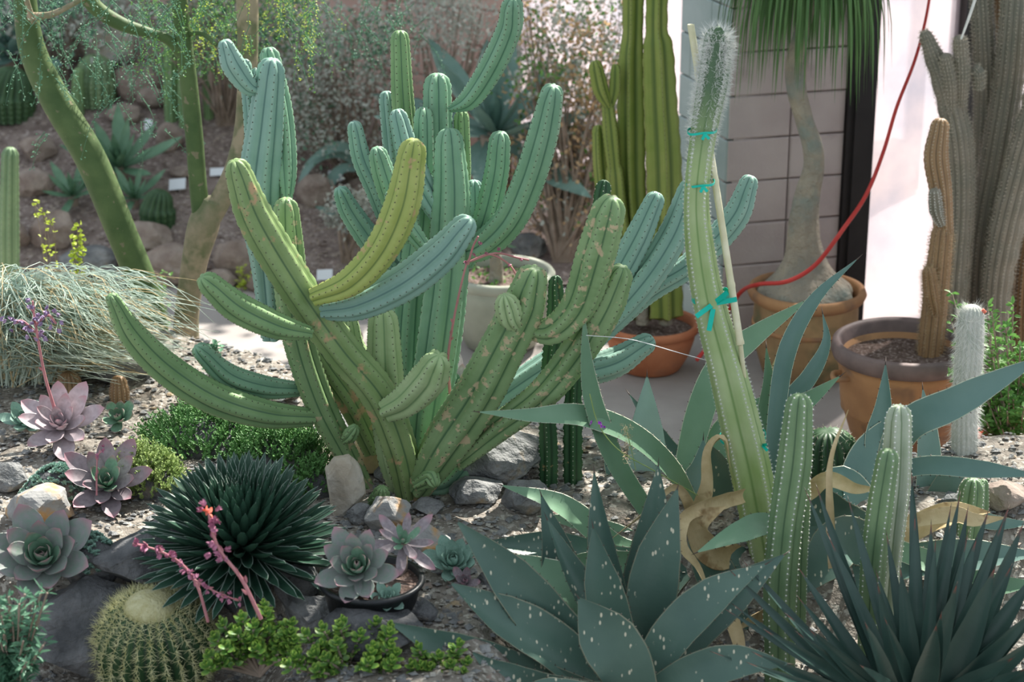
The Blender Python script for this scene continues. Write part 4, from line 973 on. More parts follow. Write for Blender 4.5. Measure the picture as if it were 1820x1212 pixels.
# dried curling leaves of the same plant
def dry(par, pts, Y, w, **k): return leafpx(par, pts, Y, Y, w, ['dry'], nrm=k.get('nrm', (0, -1, .1)), teeth=None, spine=None, fold=.5, thick=.05, margin=False, curl=k.get('curl', 1.6), rings=28, label='dried tan leaf', prof=lambda t: np.interp(t, [0, .2, .6, .85, 1], [.8, 1, .8, .4, .05]), wavy=.04)
dry(V2, [(1230, 925, 5.9), (1258, 870, 5.85), (1262, 800, 5.85), (1286, 780, 5.82), (1298, 830, 5.8)], 5.8, 30)
dry(V2, [(1290, 990, 5.75), (1240, 960, 5.7), (1225, 890, 5.62), (1196, 862, 5.6), (1150, 905, 5.55), (1086, 958, 5.5)], 5.6, 26, curl=1.2)
dry(V2, [(1320, 880, 5.8), (1260, 895, 5.65), (1214, 920, 5.58), (1210, 970, 5.52), (1240, 1010, 5.5), (1262, 1062, 5.48)], 5.6, 32, curl=1.0)
dry(V2, [(1300, 985, 5.7), (1265, 975, 5.65), (1245, 930, 5.62), (1290, 900, 5.6)], 5.65, 60, curl=.5)
dry(V2, [(1240, 1040, 5.5), (1290, 1090, 5.45), (1310, 1140, 5.4), (1318, 1206, 5.38)], 5.45, 34, curl=.8)
dry(V2, [(1370, 1080, 5.6), (1330, 1100, 5.5), (1310, 1120, 5.45)], 5.5, 34, curl=.4)
dry(V2, [(1430, 880, 5.8), (1470, 850, 5.75), (1520, 868, 5.7), (1562, 868, 5.65)], 5.7, 32, curl=.8)
dry(V2, [(1480, 1010, 5.5), (1478, 930, 5.48), (1478, 820, 5.45), (1508, 728, 5.45)], 5.48, 18, curl=.6)
dry(V2, [(780, 1110, 5.35), (840, 1098, 5.35), (900, 1100, 5.35), (950, 1120, 5.35)], 5.35, 34, curl=.2, nrm=(0, -.3, 1))
dry(V2, [(1350, 830, 6.2), (1362, 700, 6.2), (1380, 640, 6.2), (1396, 600, 6.2)], 6.2, 16)
# blue agave on the right
V3 = agave('broad_blue_agave', G(1600, 960), 'blue green agave with broad spreading leaves right of the scurfy topped cactus')
lf(V3, [(1560, 900), (1600, 770), (1700, 715), (1860, 630)], 5.75, 5.55, 62, AB, fold=.25)
lf(V3, [(1590, 950), (1530, 870), (1556, 800), (1650, 720)], 5.95, 6.2, 76, AB)
lf(V3, [(1580, 930), (1556, 800), (1568, 730), (1574, 646)], 6.1, 6.2, 42, AB, fold=.6)
lf(V3, [(1560, 850), (1640, 828), (1740, 834), (1850, 846)], 5.8, 5.6, 36, AB)
lf(V3, [(1640, 940), (1648, 850), (1646, 770), (1640, 690)], 6.1, 6.15, 54, AB)
lf(V3, [(1520, 1030), (1620, 1000), (1720, 990), (1850, 985)], 5.75, 5.6, 70, AB, roll=(0, 0, .3))
lf(V3, [(1620, 930), (1700, 915), (1770, 930), (1840, 930)], 5.95, 5.9, 34, AB)
lf(V3, [(1600, 960), (1700, 950), (1780, 900), (1850, 890)], 6.0, 6.0, 30, AF)
lf(V3, [(1600, 980), (1680, 1010), (1760, 1040), (1850, 1035)], 5.7, 5.6, 50, AF)
lf(V3, [(1560, 960), (1490, 930), (1450, 880), (1430, 850)], 5.9, 5.9, 90, AG)
lf(V3, [(1560, 980), (1500, 960), (1460, 1000), (1420, 1060)], 5.8, 5.6, 90, AG)
lf(V3, [(1600, 960), (1660, 900), (1690, 850), (1740, 820)], 6.05, 6.1, 50, AG)
lf(V3, [(1580, 960), (1500, 860), (1470, 880), (1440, 910)], 6.0, 5.95, 70, AB)
leafpx(V3, [(1600, 930), (1690, 915), (1730, 925), (1790, 920)], 5.65, 5.6, 30, ['dry'], teeth=None, spine=None, fold=.4, margin=False, label='dried tan leaf')
leafpx(V3, [(1600, 960), (1650, 930), (1700, 915), (1760, 910)], 5.75, 5.7, 50, ['dry'], teeth=None, spine=None, fold=.4, margin=False, label='dried tan leaf')
# dark narrow agave with red tips
V4 = agave('dark_narrow_agave', G(1600, 1240), 'dark spiky agave of narrow leaves with reddish tips in the front right corner')
YT = [(1322, 998, 30, 5.3), (1300, 1016, 28, 5.2), (1288, 1082, 26, 5.15), (1432, 872, 32, 5.4), (1452, 866, 34, 5.45), (1508, 888, 30, 5.4), (1398, 1092, 36, 5.1),
      (1620, 838, 34, 5.5), (1576, 950, 30, 5.35), (1626, 920, 40, 5.3), (1706, 880, 36, 5.4), (1720, 905, 40, 5.45), (1756, 910, 46, 5.4), (1792, 904, 54, 5.35), (1818, 932, 54, 5.3),
      (1664, 1112, 60, 4.95), (1538, 1108, 56, 4.9), (1768, 1010, 70, 5.15), (1840, 1020, 60, 5.2), (1850, 1080, 56, 5.1), (1850, 1130, 50, 5.0), (1870, 1180, 50, 5.0), (1690, 900, 30, 5.5), (1735, 960, 50, 5.3),
      (1360, 1120, 34, 5.0), (1340, 1160, 36, 4.95), (1420, 1010, 34, 5.3), (1476, 960, 34, 5.3), (1655, 930, 40, 5.35), (1600, 1010, 46, 5.2), (1560, 1040, 40, 5.15), (1440, 1120, 40, 5.0), (1700, 1040, 60, 5.1), (1800, 1170, 56, 4.95)]
YT += [(x+R.uniform(-34, 34), y+R.uniform(20, 90), w*.8, Y-.12) for x, y, w, Y in YT[::2]]
for x, y, w, Y in YT:
    w *= .82
    bx = 1620+(x-1600)*.16+R.uniform(-16, 16); by = 1262+R.uniform(-10, 10)
    bow = (x-1600)*.06; mx, my = bx*.55+x*.45+bow, by*.5+y*.5
    leafpx(V4, [(bx, by), (mx, my), (x, y)], 5.15, Y, w*.98, ['yuc'], teeth=None, spine=.018, fold=.35, thick=.14, margin=False, roll=(R.uniform(-.3, .3), 0, .1), prof=lambda t: np.interp(t, [0, .2, .5, .8, .95, 1], [.95, 1, .92, .5, .12, .02]))
mb = MB(); tube(mb, [tuple(G(1620, 1260)-Vector((0, 0, .03))), tuple(at(1625, 1225, 5.2))], [.06, .05], 12); obj('core', mb, 'yuc', V4)

# dark ball of narrow leaves with pale edges
V5 = agave('dark_rosette_agave', Vector((at(428, 962, 5.42).x, 5.42, .40)), 'dense dark ball shaped agave of narrow white edged leaves')
c5 = at(428, 962, 5.42); R5 = 182*scl(428, 962, 5.42)
mb = MB(); leaf3d(mb, [(0, 0, 0), (0, .5, -.03), (0, 1, .07)], .14, (0, 0, 1), .3, .25, 0, 1, rings=10, edge=.84, prof=lambda t: np.interp(t, [0, .15, .6, .9, 1], [.6, .95, .95, .62, .10]), tipspine=.03, mithorn=1)
lm = mb.mesh('leaf', ['reg', 'regm'])
nl = 298
for i in range(nl):
    f = (i+.5)/nl; a = i*2.39996; el = math.radians(90-f*108); ll = R5*(.62+.42*f**.6)*R.uniform(.94, 1.04)
    m = Matrix.Translation(c5-V5.location)@Matrix.Rotation(math.radians(10), 4, 'X')@Matrix.Rotation(a, 4, 'Z')@Matrix.Rotation(el, 4, 'X')@Matrix.Rotation(R.uniform(-.3, .3), 4, 'Y')@Matrix.Diagonal((ll*.92, ll, ll, 1))
    inst('leaf', lm, V5, m)
mb = MB(); tube(mb, [tuple(V5.location-Vector((0, 0, .02))), tuple(c5)], [R5*.12, R5*.15], 12); obj('core', mb, 'bark', V5)

# golden barrel cactus
bc = at(275, 1148, 5.28); br = 108*scl(275, 1148, 5.28)
Bt = thing('golden_barrel_cactus', Vector((bc.x, bc.y, bc.z-br*.95)), 'round golden barrel cactus with yellow spines at the bottom left', 'cactus')
ax = Vector((0, -.20, 1)).normalized(); bx_ = Vector((1, 0, 0)); by_ = ax.cross(bx_)
mb = MB(); nr = 26; nv = nr*6; nring = 40; V = []; rib = []
def bpos(u, th, off=0):
    ph = u*PI; cr_ = 1-abs(math.sin(th*nr/2)); r = br*(1-.13*(1-cr_)*min(1, math.sin(ph)*2.2))
    z = math.cos(ph)*br*.93-(.10*br*math.exp(-(u/.12)**2)); rad = math.sin(ph)**.92*r if math.sin(ph) > 0 else 0
    return bc+bx_*math.cos(th)*(rad+off)+by_*math.sin(th)*(rad+off)+ax*z, cr_
for i in range(nring):
    for j in range(nv):
        p, c_ = bpos(.02+.93*i/(nring-1), 2*PI*j/nv); V.append(tuple(p)); rib.append(c_)
i = np.arange(nring-1)[:, None]*nv; j = np.arange(nv)[None]; k = (j+1) % nv
mb.add(V, np.stack([i+j, i+nv+j, i+nv+k, i+k], -1).reshape(-1, 4), 0, rib); mb.add(V[:nv], [tuple(range(nv))])
body = obj('body', mb, 'barrel', Bt)
mb = MB(); P = []; D = []
for q in range(nr):
    th = 2*PI*q/nr
    for u in np.arange(.07, .80, .028 if True else 1):
        uu = u+R.uniform(-.004, .004); p, _ = bpos(uu, th); out = (p-bc).normalized()
        for s_ in range(12):
            P.append(tuple(p)); D.append(tuple(out*.75+Vector(NR.normal(0, .62, 3))*1.05))
spikes(mb, P, D, NR.uniform(.018, .037, len(P)), .0010); obj('spines', mb, 'sp_y', body, smooth=False, kind='stuff')
mb = MB(); n = 5200; t = NR.uniform(0, 2*PI, n); q = np.sqrt(NR.uniform(0, 1, n))*br*.40; z0 = br*.83
P = np.array(bc)+np.outer(np.cos(t)*q, np.array(bx_))+np.outer(np.sin(t)*q, np.array(by_))+np.outer(z0-.2*q*q/br, np.array(ax))
lathe_c = MB(); pr = [(0, .035), (br*.25, .03), (br*.38, .018), (br*.44, 0), (br*.40, -.02)]
V = []; th = np.linspace(0, 2*PI, 40, endpoint=False)
for r_, z_ in pr: V += [tuple(bc+bx_*math.cos(t_)*r_+by_*math.sin(t_)*r_+ax*(br*.80+z_)) for t_ in th]
i = np.arange(4)[:, None]*40; j = np.arange(40)[None]; k = (j+1) % 40
lathe_c.add(V, np.stack([i+j, i+40+j, i+40+k, i+k], -1).reshape(-1, 4)); obj('woolly_crown', lathe_c, 'crown', Bt)
spikes(mb, P, np.array(ax)+NR.normal(0, .5, (n, 3)), NR.uniform(.008, .017, n), .0010); obj('crown_wool', mb, 'crown', Bt, smooth=False, kind='stuff')

# ================================================================== ROCKS OF THE FRONT BED
RK = [(215, 655, 125, 56, 'rock', 'flat grey rock in front of the blue green grass'), (345, 712, 75, 34, 'rockt', 'pale rock under the lowest long cactus arm'),
 (18, 855, 70, 60, 'rock', 'grey rock at the left edge beside the blue sedum mat'), (70, 905, 130, 70, 'rocko', 'ochre stained rock beneath the blue sedum mat'),
 (300, 1010, 260, 120, 'rockd', 'large flat dark rock behind the golden barrel cactus'), (150, 1130, 260, 190, 'rockd', 'big dark upright rock under the large green rosette'),
 (612, 870, 78, 130, 'rockt', 'tall pale stone beside the root of the left cactus stem'), (692, 915, 88, 66, 'rocko', 'ochre tinged stone below the central cactus base'),
 (755, 962, 96, 62, 'rocko', 'rusty faced stone left of the small blue rosette'), (845, 875, 100, 52, 'rock', 'grey stone right of the central cactus base'),
 (875, 815, 190, 110, 'rock', 'large grey slab behind the central cactus at the path edge'), (935, 888, 90, 60, 'rock', 'grey stone beside the dark slender cacti'),
 (530, 1060, 90, 110, 'rock', 'grey stone under the dark ball agave'), (560, 1100, 110, 66, 'rock', 'blue grey stone left of the black nursery pot'), (655, 1125, 200, 80, 'rockd', 'wide dark slab below the black nursery pot'),
 (430, 1075, 120, 90, 'rockd', 'dark stone between the barrel cactus and the dark ball agave'), (640, 1092, 100, 40, 'rock', 'flat stone tucked below the nursery pot'),
 (880, 1035, 70, 50, 'rock', 'grey stone under the speckled agave leaf'), (760, 905, 60, 26, 'rock', 'small flat stone right of the woody cactus base'), (640, 915, 50, 40, 'rock', 'small stone left of the ochre tinged stone'),
 (560, 800, 90, 40, 'rockt', 'sunlit pale stone left of the tall pale stone'), (500, 700, 80, 30, 'rockt', 'sunlit pale stone under the left stems'), (740, 1085, 80, 40, 'rockd', 'dark stone right of the nursery pot'),
 (1790, 885, 90, 50, 'rockb', 'brownish stone at the right edge in front of the red pot'), (1700, 900, 60, 34, 'rock', 'small grey stone behind the red tipped agave'), (700, 780, 60, 30, 'rock', 'grey stone behind the central cactus trunk'), (690, 845, 60, 24, 'rock', 'thin stone between the two cactus roots'), (600, 760, 60, 40, 'rock', 'grey stone behind the left cactus stem')]
for i, (x, y, w, h, m_, lab) in enumerate(RK): rock(x, y, w, h, lab, m_, seed=i+3)
# ================================================================== SUCCULENT ROSETTES
e1 = rosette('echeveria', 108, 752, 82, 'pale mauve echeveria rosette with the tall purple flower stalk', 'e_pk', 24, elev=(72, 2), tilt=.4, W_=.46, seed=1, lean=(0, -.7, 1), up=.2)
flowerstalk(e1, [(112, 770), (95, 720), (78, 660), (62, 570), (58, 535)], e1.location.y, .0065, 'flv', 46, tip=.3, size=.020, spread=.05, branches=[[(62, 590), (40, 570), (25, 575)], [(62, 580), (85, 560), (100, 575)]])
e2 = rosette('echeveria', 190, 855, 80, 'mauve and green echeveria rosette above the middle of the left bed', 'e_pur', 24, elev=(70, 0), W_=.46, inner='e_gr', seed=2, lean=(.1, -.8, 1), up=.25)
flowerstalk(e2, [(172, 880), (172, 840), (174, 810), (184, 800)], 5.5, .003, 'flp', 5, tip=.2, size=.012)
e3 = rosette('echeveria', 78, 985, 92, 'large grey green echeveria with pink leaf edges at the left edge', 'e_gp', 30, elev=(75, 5), W_=.58, inner='e_gr', seed=3, lean=(.1, -1, 1), up=.3, at3=Vector((at(78, 985, 5.45).x, 5.45, at(78, 1010, 5.45).z)))
# ---- nursery pot with echeveria
pc = G(662, 1096); pr_ = 92*scl(662, 1096, pc.y); npot = thing('nursery_pot', pc, 'black nursery pot holding the purple green echeveria', 'pot')
mb = MB(); H_ = .12; lathe(mb, pc, [(0, .002), (pr_*.8, .002), (pr_*.95, H_*.9), (pr_*1.02, H_*.9), (pr_*1.02, H_), (pr_*.92, H_), (pr_*.9, H_*.8), (0, H_*.8)], 40); obj('body', mb, 'plastic', npot); soil_disc(npot, (pc.x, pc.y), pr_*.92, pc.z+H_*.86)
e4 = rosette('echeveria', 636, 1005, 76, 'grey green echeveria rosette in the black nursery pot', 'e_gp', 28, elev=(74, 4), W_=.52, inner='e_gr', seed=4, lean=(-.05, -1, 1), at3=Vector((at(636, 1005, pc.y).x, pc.y-.02, pc.z+H_*.9)))
e5 = rosette('echeveria', 716, 958, 62, 'purplish drooping echeveria at the back of the nursery pot', 'e_pur', 18, elev=(60, -25), W_=.34, inner='e_gr', seed=5, at3=Vector((at(716, 950, pc.y+.08).x, pc.y+.08, pc.z+H_*.9)))
def smallros(name, x, y, r, label, mat, n=18, seed=1, **k): return rosette(name, x, y, r*1.45, label, mat, n, elev=(80, 10), W_=.55, seed=seed, pointed=.2, thick=.2, **k)
smallros('blue_rosette', 806, 998, 34, 'small blue green rosette left of the speckled agave tip', 'sed', 30, 6)
smallros('blue_rosette', 690, 1062, 24, 'tiny blue green rosette hanging over the nursery pot rim', 'sed', 18, 7, at3=Vector((at(690, 1062, pc.y-.08).x, pc.y-.08, pc.z+H_*.8)))
smallros('blue_rosette', 590, 1040, 26, 'small blue green rosette left of the nursery pot', 'sed', 18, 8)
smallros('orange_rosette', 826, 1034, 20, 'tiny orange pink rosette below the blue green rosette', 'e_pur', 14, 9)
smallros('blue_rosette', 212, 742, 26, 'small green rosette behind the mauve rosettes', 'e_gr', 16, 10)
smallros('blue_rosette', 44, 745, 30, 'small green rosette at the left edge under the grass', 'sed', 18, 12)
e6 = rosette('echeveria', 815, 688, 62, 'pink grey echeveria half hidden behind the central cactus', 'e_pk', 20, elev=(70, 0), W_=.42, inner='e_gr', seed=11, at3=Vector((at(815, 700, 6.55).x, 6.55, at(815, 715, 6.55).z)))
mb = MB(); pc = Vector((at(880, 790, 6.6).x, 6.6, .45)); 
np2 = thing('nursery_pot', pc, 'black nursery pot behind the thick scarred cactus stem', 'pot'); lathe(mb, pc, [(0, .002), (.07, .002), (.085, .09), (.092, .09), (.092, .10), (.082, .10), (.08, .08), (0, .08)], 36); obj('body', mb, 'plastic', np2); soil_disc(np2, (pc.x, pc.y), .08, pc.z+.085)
flowerstalk(e6, [(800, 700), (796, 640), (808, 560), (826, 480), (834, 460)], 6.08, .0055, 'flp', 8, tip=.05, size=.016, branches=[[(832, 466), (870, 452), (905, 470), (922, 498)], [(832, 466), (880, 450), (920, 458), (940, 462)], [(832, 470), (840, 440), (850, 420)]])
# flower stalks in front
fs = thing('flower_spray', at(464, 1105, 4.98), 'pink flower stalk with red blossoms rising in front of the dark ball agave', 'flower')
flowerstalk(fs, [(464, 1100), (430, 1030), (392, 980), (376, 940), (370, 905)], 4.98, .006, 'flp', 20, tip=.45, size=.022, spread=.03)
mb = MB(); c = at(370, 912, 4.96)
for _ in range(6): d = rdir(1)[0]; leafcards(mb, [c], [d], rdir(1), .022, .012)
obj('red_blossom', mb, 'flr', fs)
fs2 = thing('flower_spray', G(372, 1110), 'pink flower stalk leaning left over the golden barrel cactus', 'flower')
flowerstalk(fs2, [(370, 1105), (350, 1040), (320, 1000), (280, 978), (236, 966)], 5.1, .0048, 'flp', 30, tip=.6, size=.018, spread=.015)
fs3 = thing('flower_spray', G(425, 1075), 'short pink flower spray between the barrel cactus and dark ball agave', 'flower')
flowerstalk(fs3, [(345, 1030), (380, 1050), (424, 1068)], 4.97, .003, 'flp', 16, tip=.8, size=.014, spread=.02)
# ---- sedum mats: clusters of tiny blue rosettes
def mat_clump(name, x, y, w, h, label, mat, n, sz, Yoff=0, hz=.05, kind='ros', cat='ground cover', at3=None):
    g = at3 or G(x, y+h*.3); s = scl(x, y, g.y); t = thing(name, g, label, cat); mb = MB()
    rx = w*s/2; ry = rx*.75
    for i in range(n):
        a = R.uniform(0, 2*PI); q = math.sqrt(R.random()); px_, py_ = rx*q*math.cos(a), ry*q*math.sin(a)
        z = hz*(1-q*q)+h*s*.25*(1-q*q); c = np.array([g.x+px_, g.y+py_, g.z+z])
        out = np.array([px_/rx*.8, py_/ry*.8-.2, 1.])
        if kind == 'ros':
            m_ = 9; ds = rdir(m_, -.1, 1)+out*.6; leafcards(mb, np.repeat([c], m_, 0), ds, np.repeat([out], m_, 0), sz, sz*.6, 0, .5)
        elif kind == 'stem':
            m_ = 14; hh = sz*R.uniform(2.5, 5); tt = np.linspace(0, 1, m_)[:, None]; dd = out+NR.normal(0, .25, 3); dd /= np.linalg.norm(dd)
            pp = c+dd*hh*tt; ds = rdir(m_, -.1, .6)+dd*.8; leafcards(mb, pp, ds, np.repeat([out], m_, 0), sz*.8, sz*.45, 0, .3)
    # low mound carrying them
    V, f = ICO2; mb.add(V*np.array([rx*.9, ry*.9, (hz+h*s*.25)*.95])+np.array([g.x, g.y, g.z]), f, 1)
    obj('foliage', mb, [mat, 'rockd'], t, smooth=False, kind='stuff'); return t
mat_clump('blue_sedum', 110, 850, 150, 130, 'blue green sedum mat left of the mauve and green rosette', 'sed', 260, .016)
mat_clump('blue_sedum', 165, 985, 110, 120, 'trailing blue green sedum right of the large grey green echeveria', 'sed', 170, .015)
mat_clump('mossy_succulent', 360, 765, 210, 90, 'dense upright dark green mossy succulent behind the dark ball agave', 'moss', 520, .015, kind='stem')
mat_clump('mossy_succulent', 500, 795, 170, 120, 'dark green mossy succulent right behind the dark ball agave', 'moss', 480, .015, kind='stem')
mat_clump('mossy_succulent', 560, 860, 60, 70, 'mossy succulent by the tall pale stone', 'moss', 110, .013, kind='stem')
mat_clump('light_mossy_succulent', 255, 830, 130, 130, 'yellow green mossy succulent left of the dark ball agave', 'mossl', 520, .013, kind='stem')
# ---- jade plant
jl = MB(); leaf3d(jl, [(0, 0, 0), (0, .5, .06), (0, 1, .16)], .62, (0, 0, 1), .2, .22, rings=7, prof=lambda t: np.interp(t, [0, .2, .6, .85, 1], [.3, .7, 1, .8, .25])); jlm = jl.mesh('leaf', ['jade'])
def jade(loc, tips, label, Y0, dy=0):
    t = thing('jade_plant', loc, label, 'succulent plant'); tips = list(tips); n0 = len(tips); fol = MB()
    if dy: tips = [(x, y-dy, Y, tk) for x, y, Y, tk in tips]
    for x, y, Y, trunk in tips[:n0]:
        tips.append((x+R.uniform(-24, 24), y+R.uniform(6, 34), Y-.03, trunk))
    for x, y, Y, trunk in tips:
        p1 = at(x, y+8, Y); p0 = at(*trunk) if trunk else Vector(loc)
        mb = MB(); mid = p0.lerp(p1, .5)+Vector((R.uniform(-.02, .02), 0, .01)); tube(mb, [tuple(p0), tuple(mid), tuple(p1)], [.007, .005, .0035], 7, rings=10); obj('branch', mb, 'twig', t)
        for q_ in range(4):
            f_ = .35+.15*q_; c_ = np.array(p0.lerp(p1, f_))*(1-f_)+np.array(mid.lerp(p1, f_))*f_ if False else np.array(mid.lerp(p1, .25*q_)); m_ = 7; dd_ = rdir(m_, -.1, .9)
            leafcards(fol, c_+dd_*.003, dd_, rdir(m_, .3, 1), .024, .017, 0, .3)
        up = (p1-mid).normalized()*.5+Vector((0, -.2, .8)); up.normalize(); xx = up.orthogonal().normalized(); yy = up.cross(xx); Q = Matrix((xx, yy, up)).transposed().to_4x4()
        n = 12
        for i in range(n):
            f = i/(n-1); ll = .025*(1.15-.5*f)*R.uniform(.85, 1.1)
            m = Matrix.Translation(p1-t.location+up*(.006+.03*f)-up*.02)@Q@Matrix.Rotation(i*PI/2+(i//2)*PI/4*.5+R.uniform(-.2, .2), 4, 'Z')@Matrix.Rotation(math.radians(12+62*f), 4, 'X')@Matrix.Diagonal((ll*1.2, ll*1.15, ll, 1))
            inst('leaf', jlm, t, m)
    obj('inner_foliage', fol, 'jade', t, kind='stuff'); return t
j0 = G(470, 1230); tr = (462, 1200, 5.0)
jade(j0, [(385, 1130, 4.95, tr), (398, 1105, 5.0, tr), (430, 1095, 5.02, tr), (470, 1075, 5.05, (470, 1150, 5.02)), (476, 1115, 5.0, (470, 1150, 5.02)), (515, 1105, 5.0, (470, 1150, 5.02)), (490, 1140, 4.98, tr), (410, 1150, 4.95, tr), (445, 1135, 4.97, tr), (375, 1160, 4.92, tr), (520, 1135, 4.95, tr)], 'bright green jade plant with bare branching stems at the bottom centre', 5)
tr = (620, 1230, 4.95)
jade(G(620, 1235), [(545, 1150, 4.95, tr), (575, 1140, 4.97, tr), (600, 1165, 4.92, tr), (610, 1130, 5.0, tr), (640, 1150, 4.95, tr), (560, 1185, 4.9, tr), (530, 1190, 4.9, tr), (660, 1185, 4.9, tr), (690, 1150, 4.95, tr), (668, 1130, 5.0, tr), (700, 1185, 4.92, tr)], 'bushy bright green jade plant right of the branching one', 5, 26)
tr = (770, 1235, 4.95)
jade(G(770, 1240), [(745, 1165, 4.95, tr), (780, 1180, 4.95, tr), (814, 1160, 4.97, tr), (735, 1195, 4.92, tr), (800, 1195, 4.92, tr)], 'small jade plant against the left tips of the speckled agave', 5, 16)
# ---- small plants in the front bed
sb = thing('small_brown_cactus', G(212, 712), 'short brownish column cactus between the mauve rosette and the long arm', 'cactus')
stem(sb, [(213, 718, 34), (212, 695, 36), (210, 668, 30)], sb.location.y, sb.location.y, 'crb', ribs=12, depth=.14, sp=.01, areole=('sp_t', .0015), spines=('sp_t', 4, .008, .008, .0004))
sb = thing('small_brown_cactus', G(125, 700), 'round brownish cactus half hidden under the grass', 'cactus')
stem(sb, [(125, 706, 50), (124, 690, 56), (122, 668, 44)], sb.location.y, sb.location.y, 'crb', ribs=14, depth=.14, sp=.01, areole=('sp_t', .0015), spines=('sp_t', 4, .008, .008, .0004))
bb = thing('ribbed_barrel_cactus', G(1475, 850), 'round green ribbed barrel cactus behind the grey green column', 'cactus')
stem(bb, [(1476, 858, 90), (1474, 825, 112), (1470, 765, 96)], bb.location.y, bb.location.y, 'barrel', ribs=16, depth=.2, sharp=True, sp=.014, areole=('sp_t', .002), spines=('sp_t', 4, .014, .014, .0006), tipround=.6)
# leafy plant bottom left
def leafy(name, loc, label, stems, mat, nleaf, ls, lw, cat='plant', stemmat='twig', spread=.5, Ys=None, thickr=.003):
    t = thing(name, loc, label, cat); mb = MB(); lb = MB()
    for P in stems:
        C = tube(mb, [tuple(p) for p in P], [thickr]*len(P), 5, rings=14)[0]
        n = nleaf; k = NR.integers(2, 14, n); pos = C[k]; d = rdir(n, -.3, .9); leafcards(lb, pos+d*ls*.1, d, rdir(n, .2, 1), NR.uniform(ls*.6, ls*1.1, n), lw)
    obj('stems', mb, stemmat, t, kind='stuff'); obj('foliage', lb, mat, t, kind='stuff'); return t
g = Vector((at(20, 1235, 5.0).x, 5.0, .24))
st_l = []
for i in range(40):
    x = R.uniform(-30, 85); y = R.uniform(1050, 1190); st_l.append([at(20+R.uniform(-20, 30), 1250, 4.95), at((x+25)/2, (y+1230)/2, 4.95), at(x, y, R.uniform(4.8, 5.05))])
leafy('leafy_plant', g, 'soft leafy green plant in the bottom left corner', st_l, 'lf_b', 34, .036, .010)
# leafy shrub in red pot at right edge
pc = Vector((at(1800, 850, 7.0).x, 7.0, 0)); r = .155
pot('red_pot', pc, [(0, .002), (r*.75, .002), (r*.95, .2), (r*.97, .27), (r*.9, .27), (r*.88, .24), (0, .24)], 'potr', 'bright red pot with the leafy shrub at the right edge', rim=([(r*.96, .235), (r*1.05, .24), (r*1.06, .28), (r*.98, .285), (r*.9, .28), (r*.88, .24)], 'potr'), soilz=.245, soilr=r*.9)
st_l = []
for i in range(46):
    x = R.uniform(1690, 1850); y = R.uniform(520, 760); st_l.append([Vector((pc.x+R.uniform(-.08, .08), 7+R.uniform(-.08, .08), .25)), at(x*.6+1800*.4, y*.5+400, 7.0), at(x, y, R.uniform(6.8, 7.2))])
leafy('leafy_shrub', Vector((pc.x, pc.y, .25)), 'upright shrub with small green leaves and red flowers growing in the red pot', st_l, 'lf_g', 60, .034, .013, 'shrub')
# magenta flowers on thin stems, curled thread
mg = thing('magenta_flower', G(1095, 900), 'thin wiry stem with small magenta flowers above the arching agave', 'flower')
mb = MB(); tube(mb, [tuple(at(1240, 880, 5.8)), tuple(at(1160, 835, 5.75)), tuple(at(1100, 800, 5.75)), tuple(at(1064, 755, 5.75)), tuple(at(1048, 700, 5.75))], [.0016]*5, 5, rings=24); tube(mb, [tuple(at(1130, 835, 5.75)), tuple(at(1120, 790, 5.75)), tuple(at(1112, 760, 5.75))], [.0012]*3, 5); obj('stem', mb, 'mossl', mg)
for x, y in ((1050, 750), (1066, 750), (1074, 760), (1068, 756)):
    mb = MB(); c = np.array(at(x, y, 5.74)); d = rdir(5); leafcards(mb, np.repeat([c], 5, 0), d, rdir(5), .009, .007); obj('flower', mb, 'flm', mg)
mb = MB(); n = 160; k = NR.uniform(0, 1, n); P = np.array([at(1112, 800, 5.75)])+np.stack([NR.normal(0, .01, n), NR.normal(0, .01, n), k*.12-.04], 1); spikes(mb, P, rdir(n, -.2, 1), .012, .0008); obj('seed_head', mb, 'dry', mg, kind='stuff')
mb = MB(); tube(mb, [tuple(at(1042, 596, 5.8)), tuple(at(1120, 603, 5.85)), tuple(at(1200, 625, 5.88)), tuple(at(1262, 642, 5.9))], [.0011]*4, 5, rings=16)
tag(obj('thread', mb, 'thread', loc=at(1042, 596, 5.8)), 'thin white thread strung from the pale edged arm to the tall cactus', 'thread')

# ================================================================== LEFT TREES, GRASS, REAR SLOPE
t1 = thing('green_barked_tree', at(300, 600, 7.6), 'green barked leaning tree trunk crossing the left side', 'tree')
t1.location.z = hground(t1.location.x, 7.6)
mb = MB(); TP = [(292, 640, 30), (262, 530, 52), (215, 410, 54), (160, 280, 56), (100, 180, 54), (58, 90, 48), (44, 0, 42), (40, -60, 40)]
tube(mb, [tuple(at(x, y, 7.6)) for x, y, w in TP], [w/2*scl(x, y, 7.6) for x, y, w in TP], 20, rings=60); obj('trunk', mb, 'greenbark', t1)
t2 = thing('forked_tree', Vector((at(328, 620, 7.6).x, 7.6, .48)), 'forked tree with brown and green bark behind the long cactus arms', 'tree')
def limb(par, TP, Y0, Y1, mat, name='branch', n=16):
    mb = MB(); P = [tuple(at(x, y, Y0+(Y1-Y0)*i/(len(TP)-1))) for i, (x, y, w) in enumerate(TP)]
    tube(mb, P, [w/2*scl(x, y, Y0) for x, y, w in TP], n, rings=44); return obj(name, mb, mat, par)
limb(t2, [(330, 640, 54), (332, 560, 44), (345, 470, 46), (362, 400, 56), (378, 356, 40)], 7.6, 7.6, 'mixbark', 'trunk')
limb(t2, [(360, 400, 34), (352, 330, 32), (344, 230, 32), (332, 120, 32), (322, 40, 30), (316, -60, 28)], 7.6, 7.6, 'greenbark')
limb(t2, [(366, 400, 40), (395, 350, 38), (420, 290, 36), (434, 220, 34), (440, 120, 36), (440, 20, 40), (436, -60, 40)], 7.6, 7.7, 'mixbark')
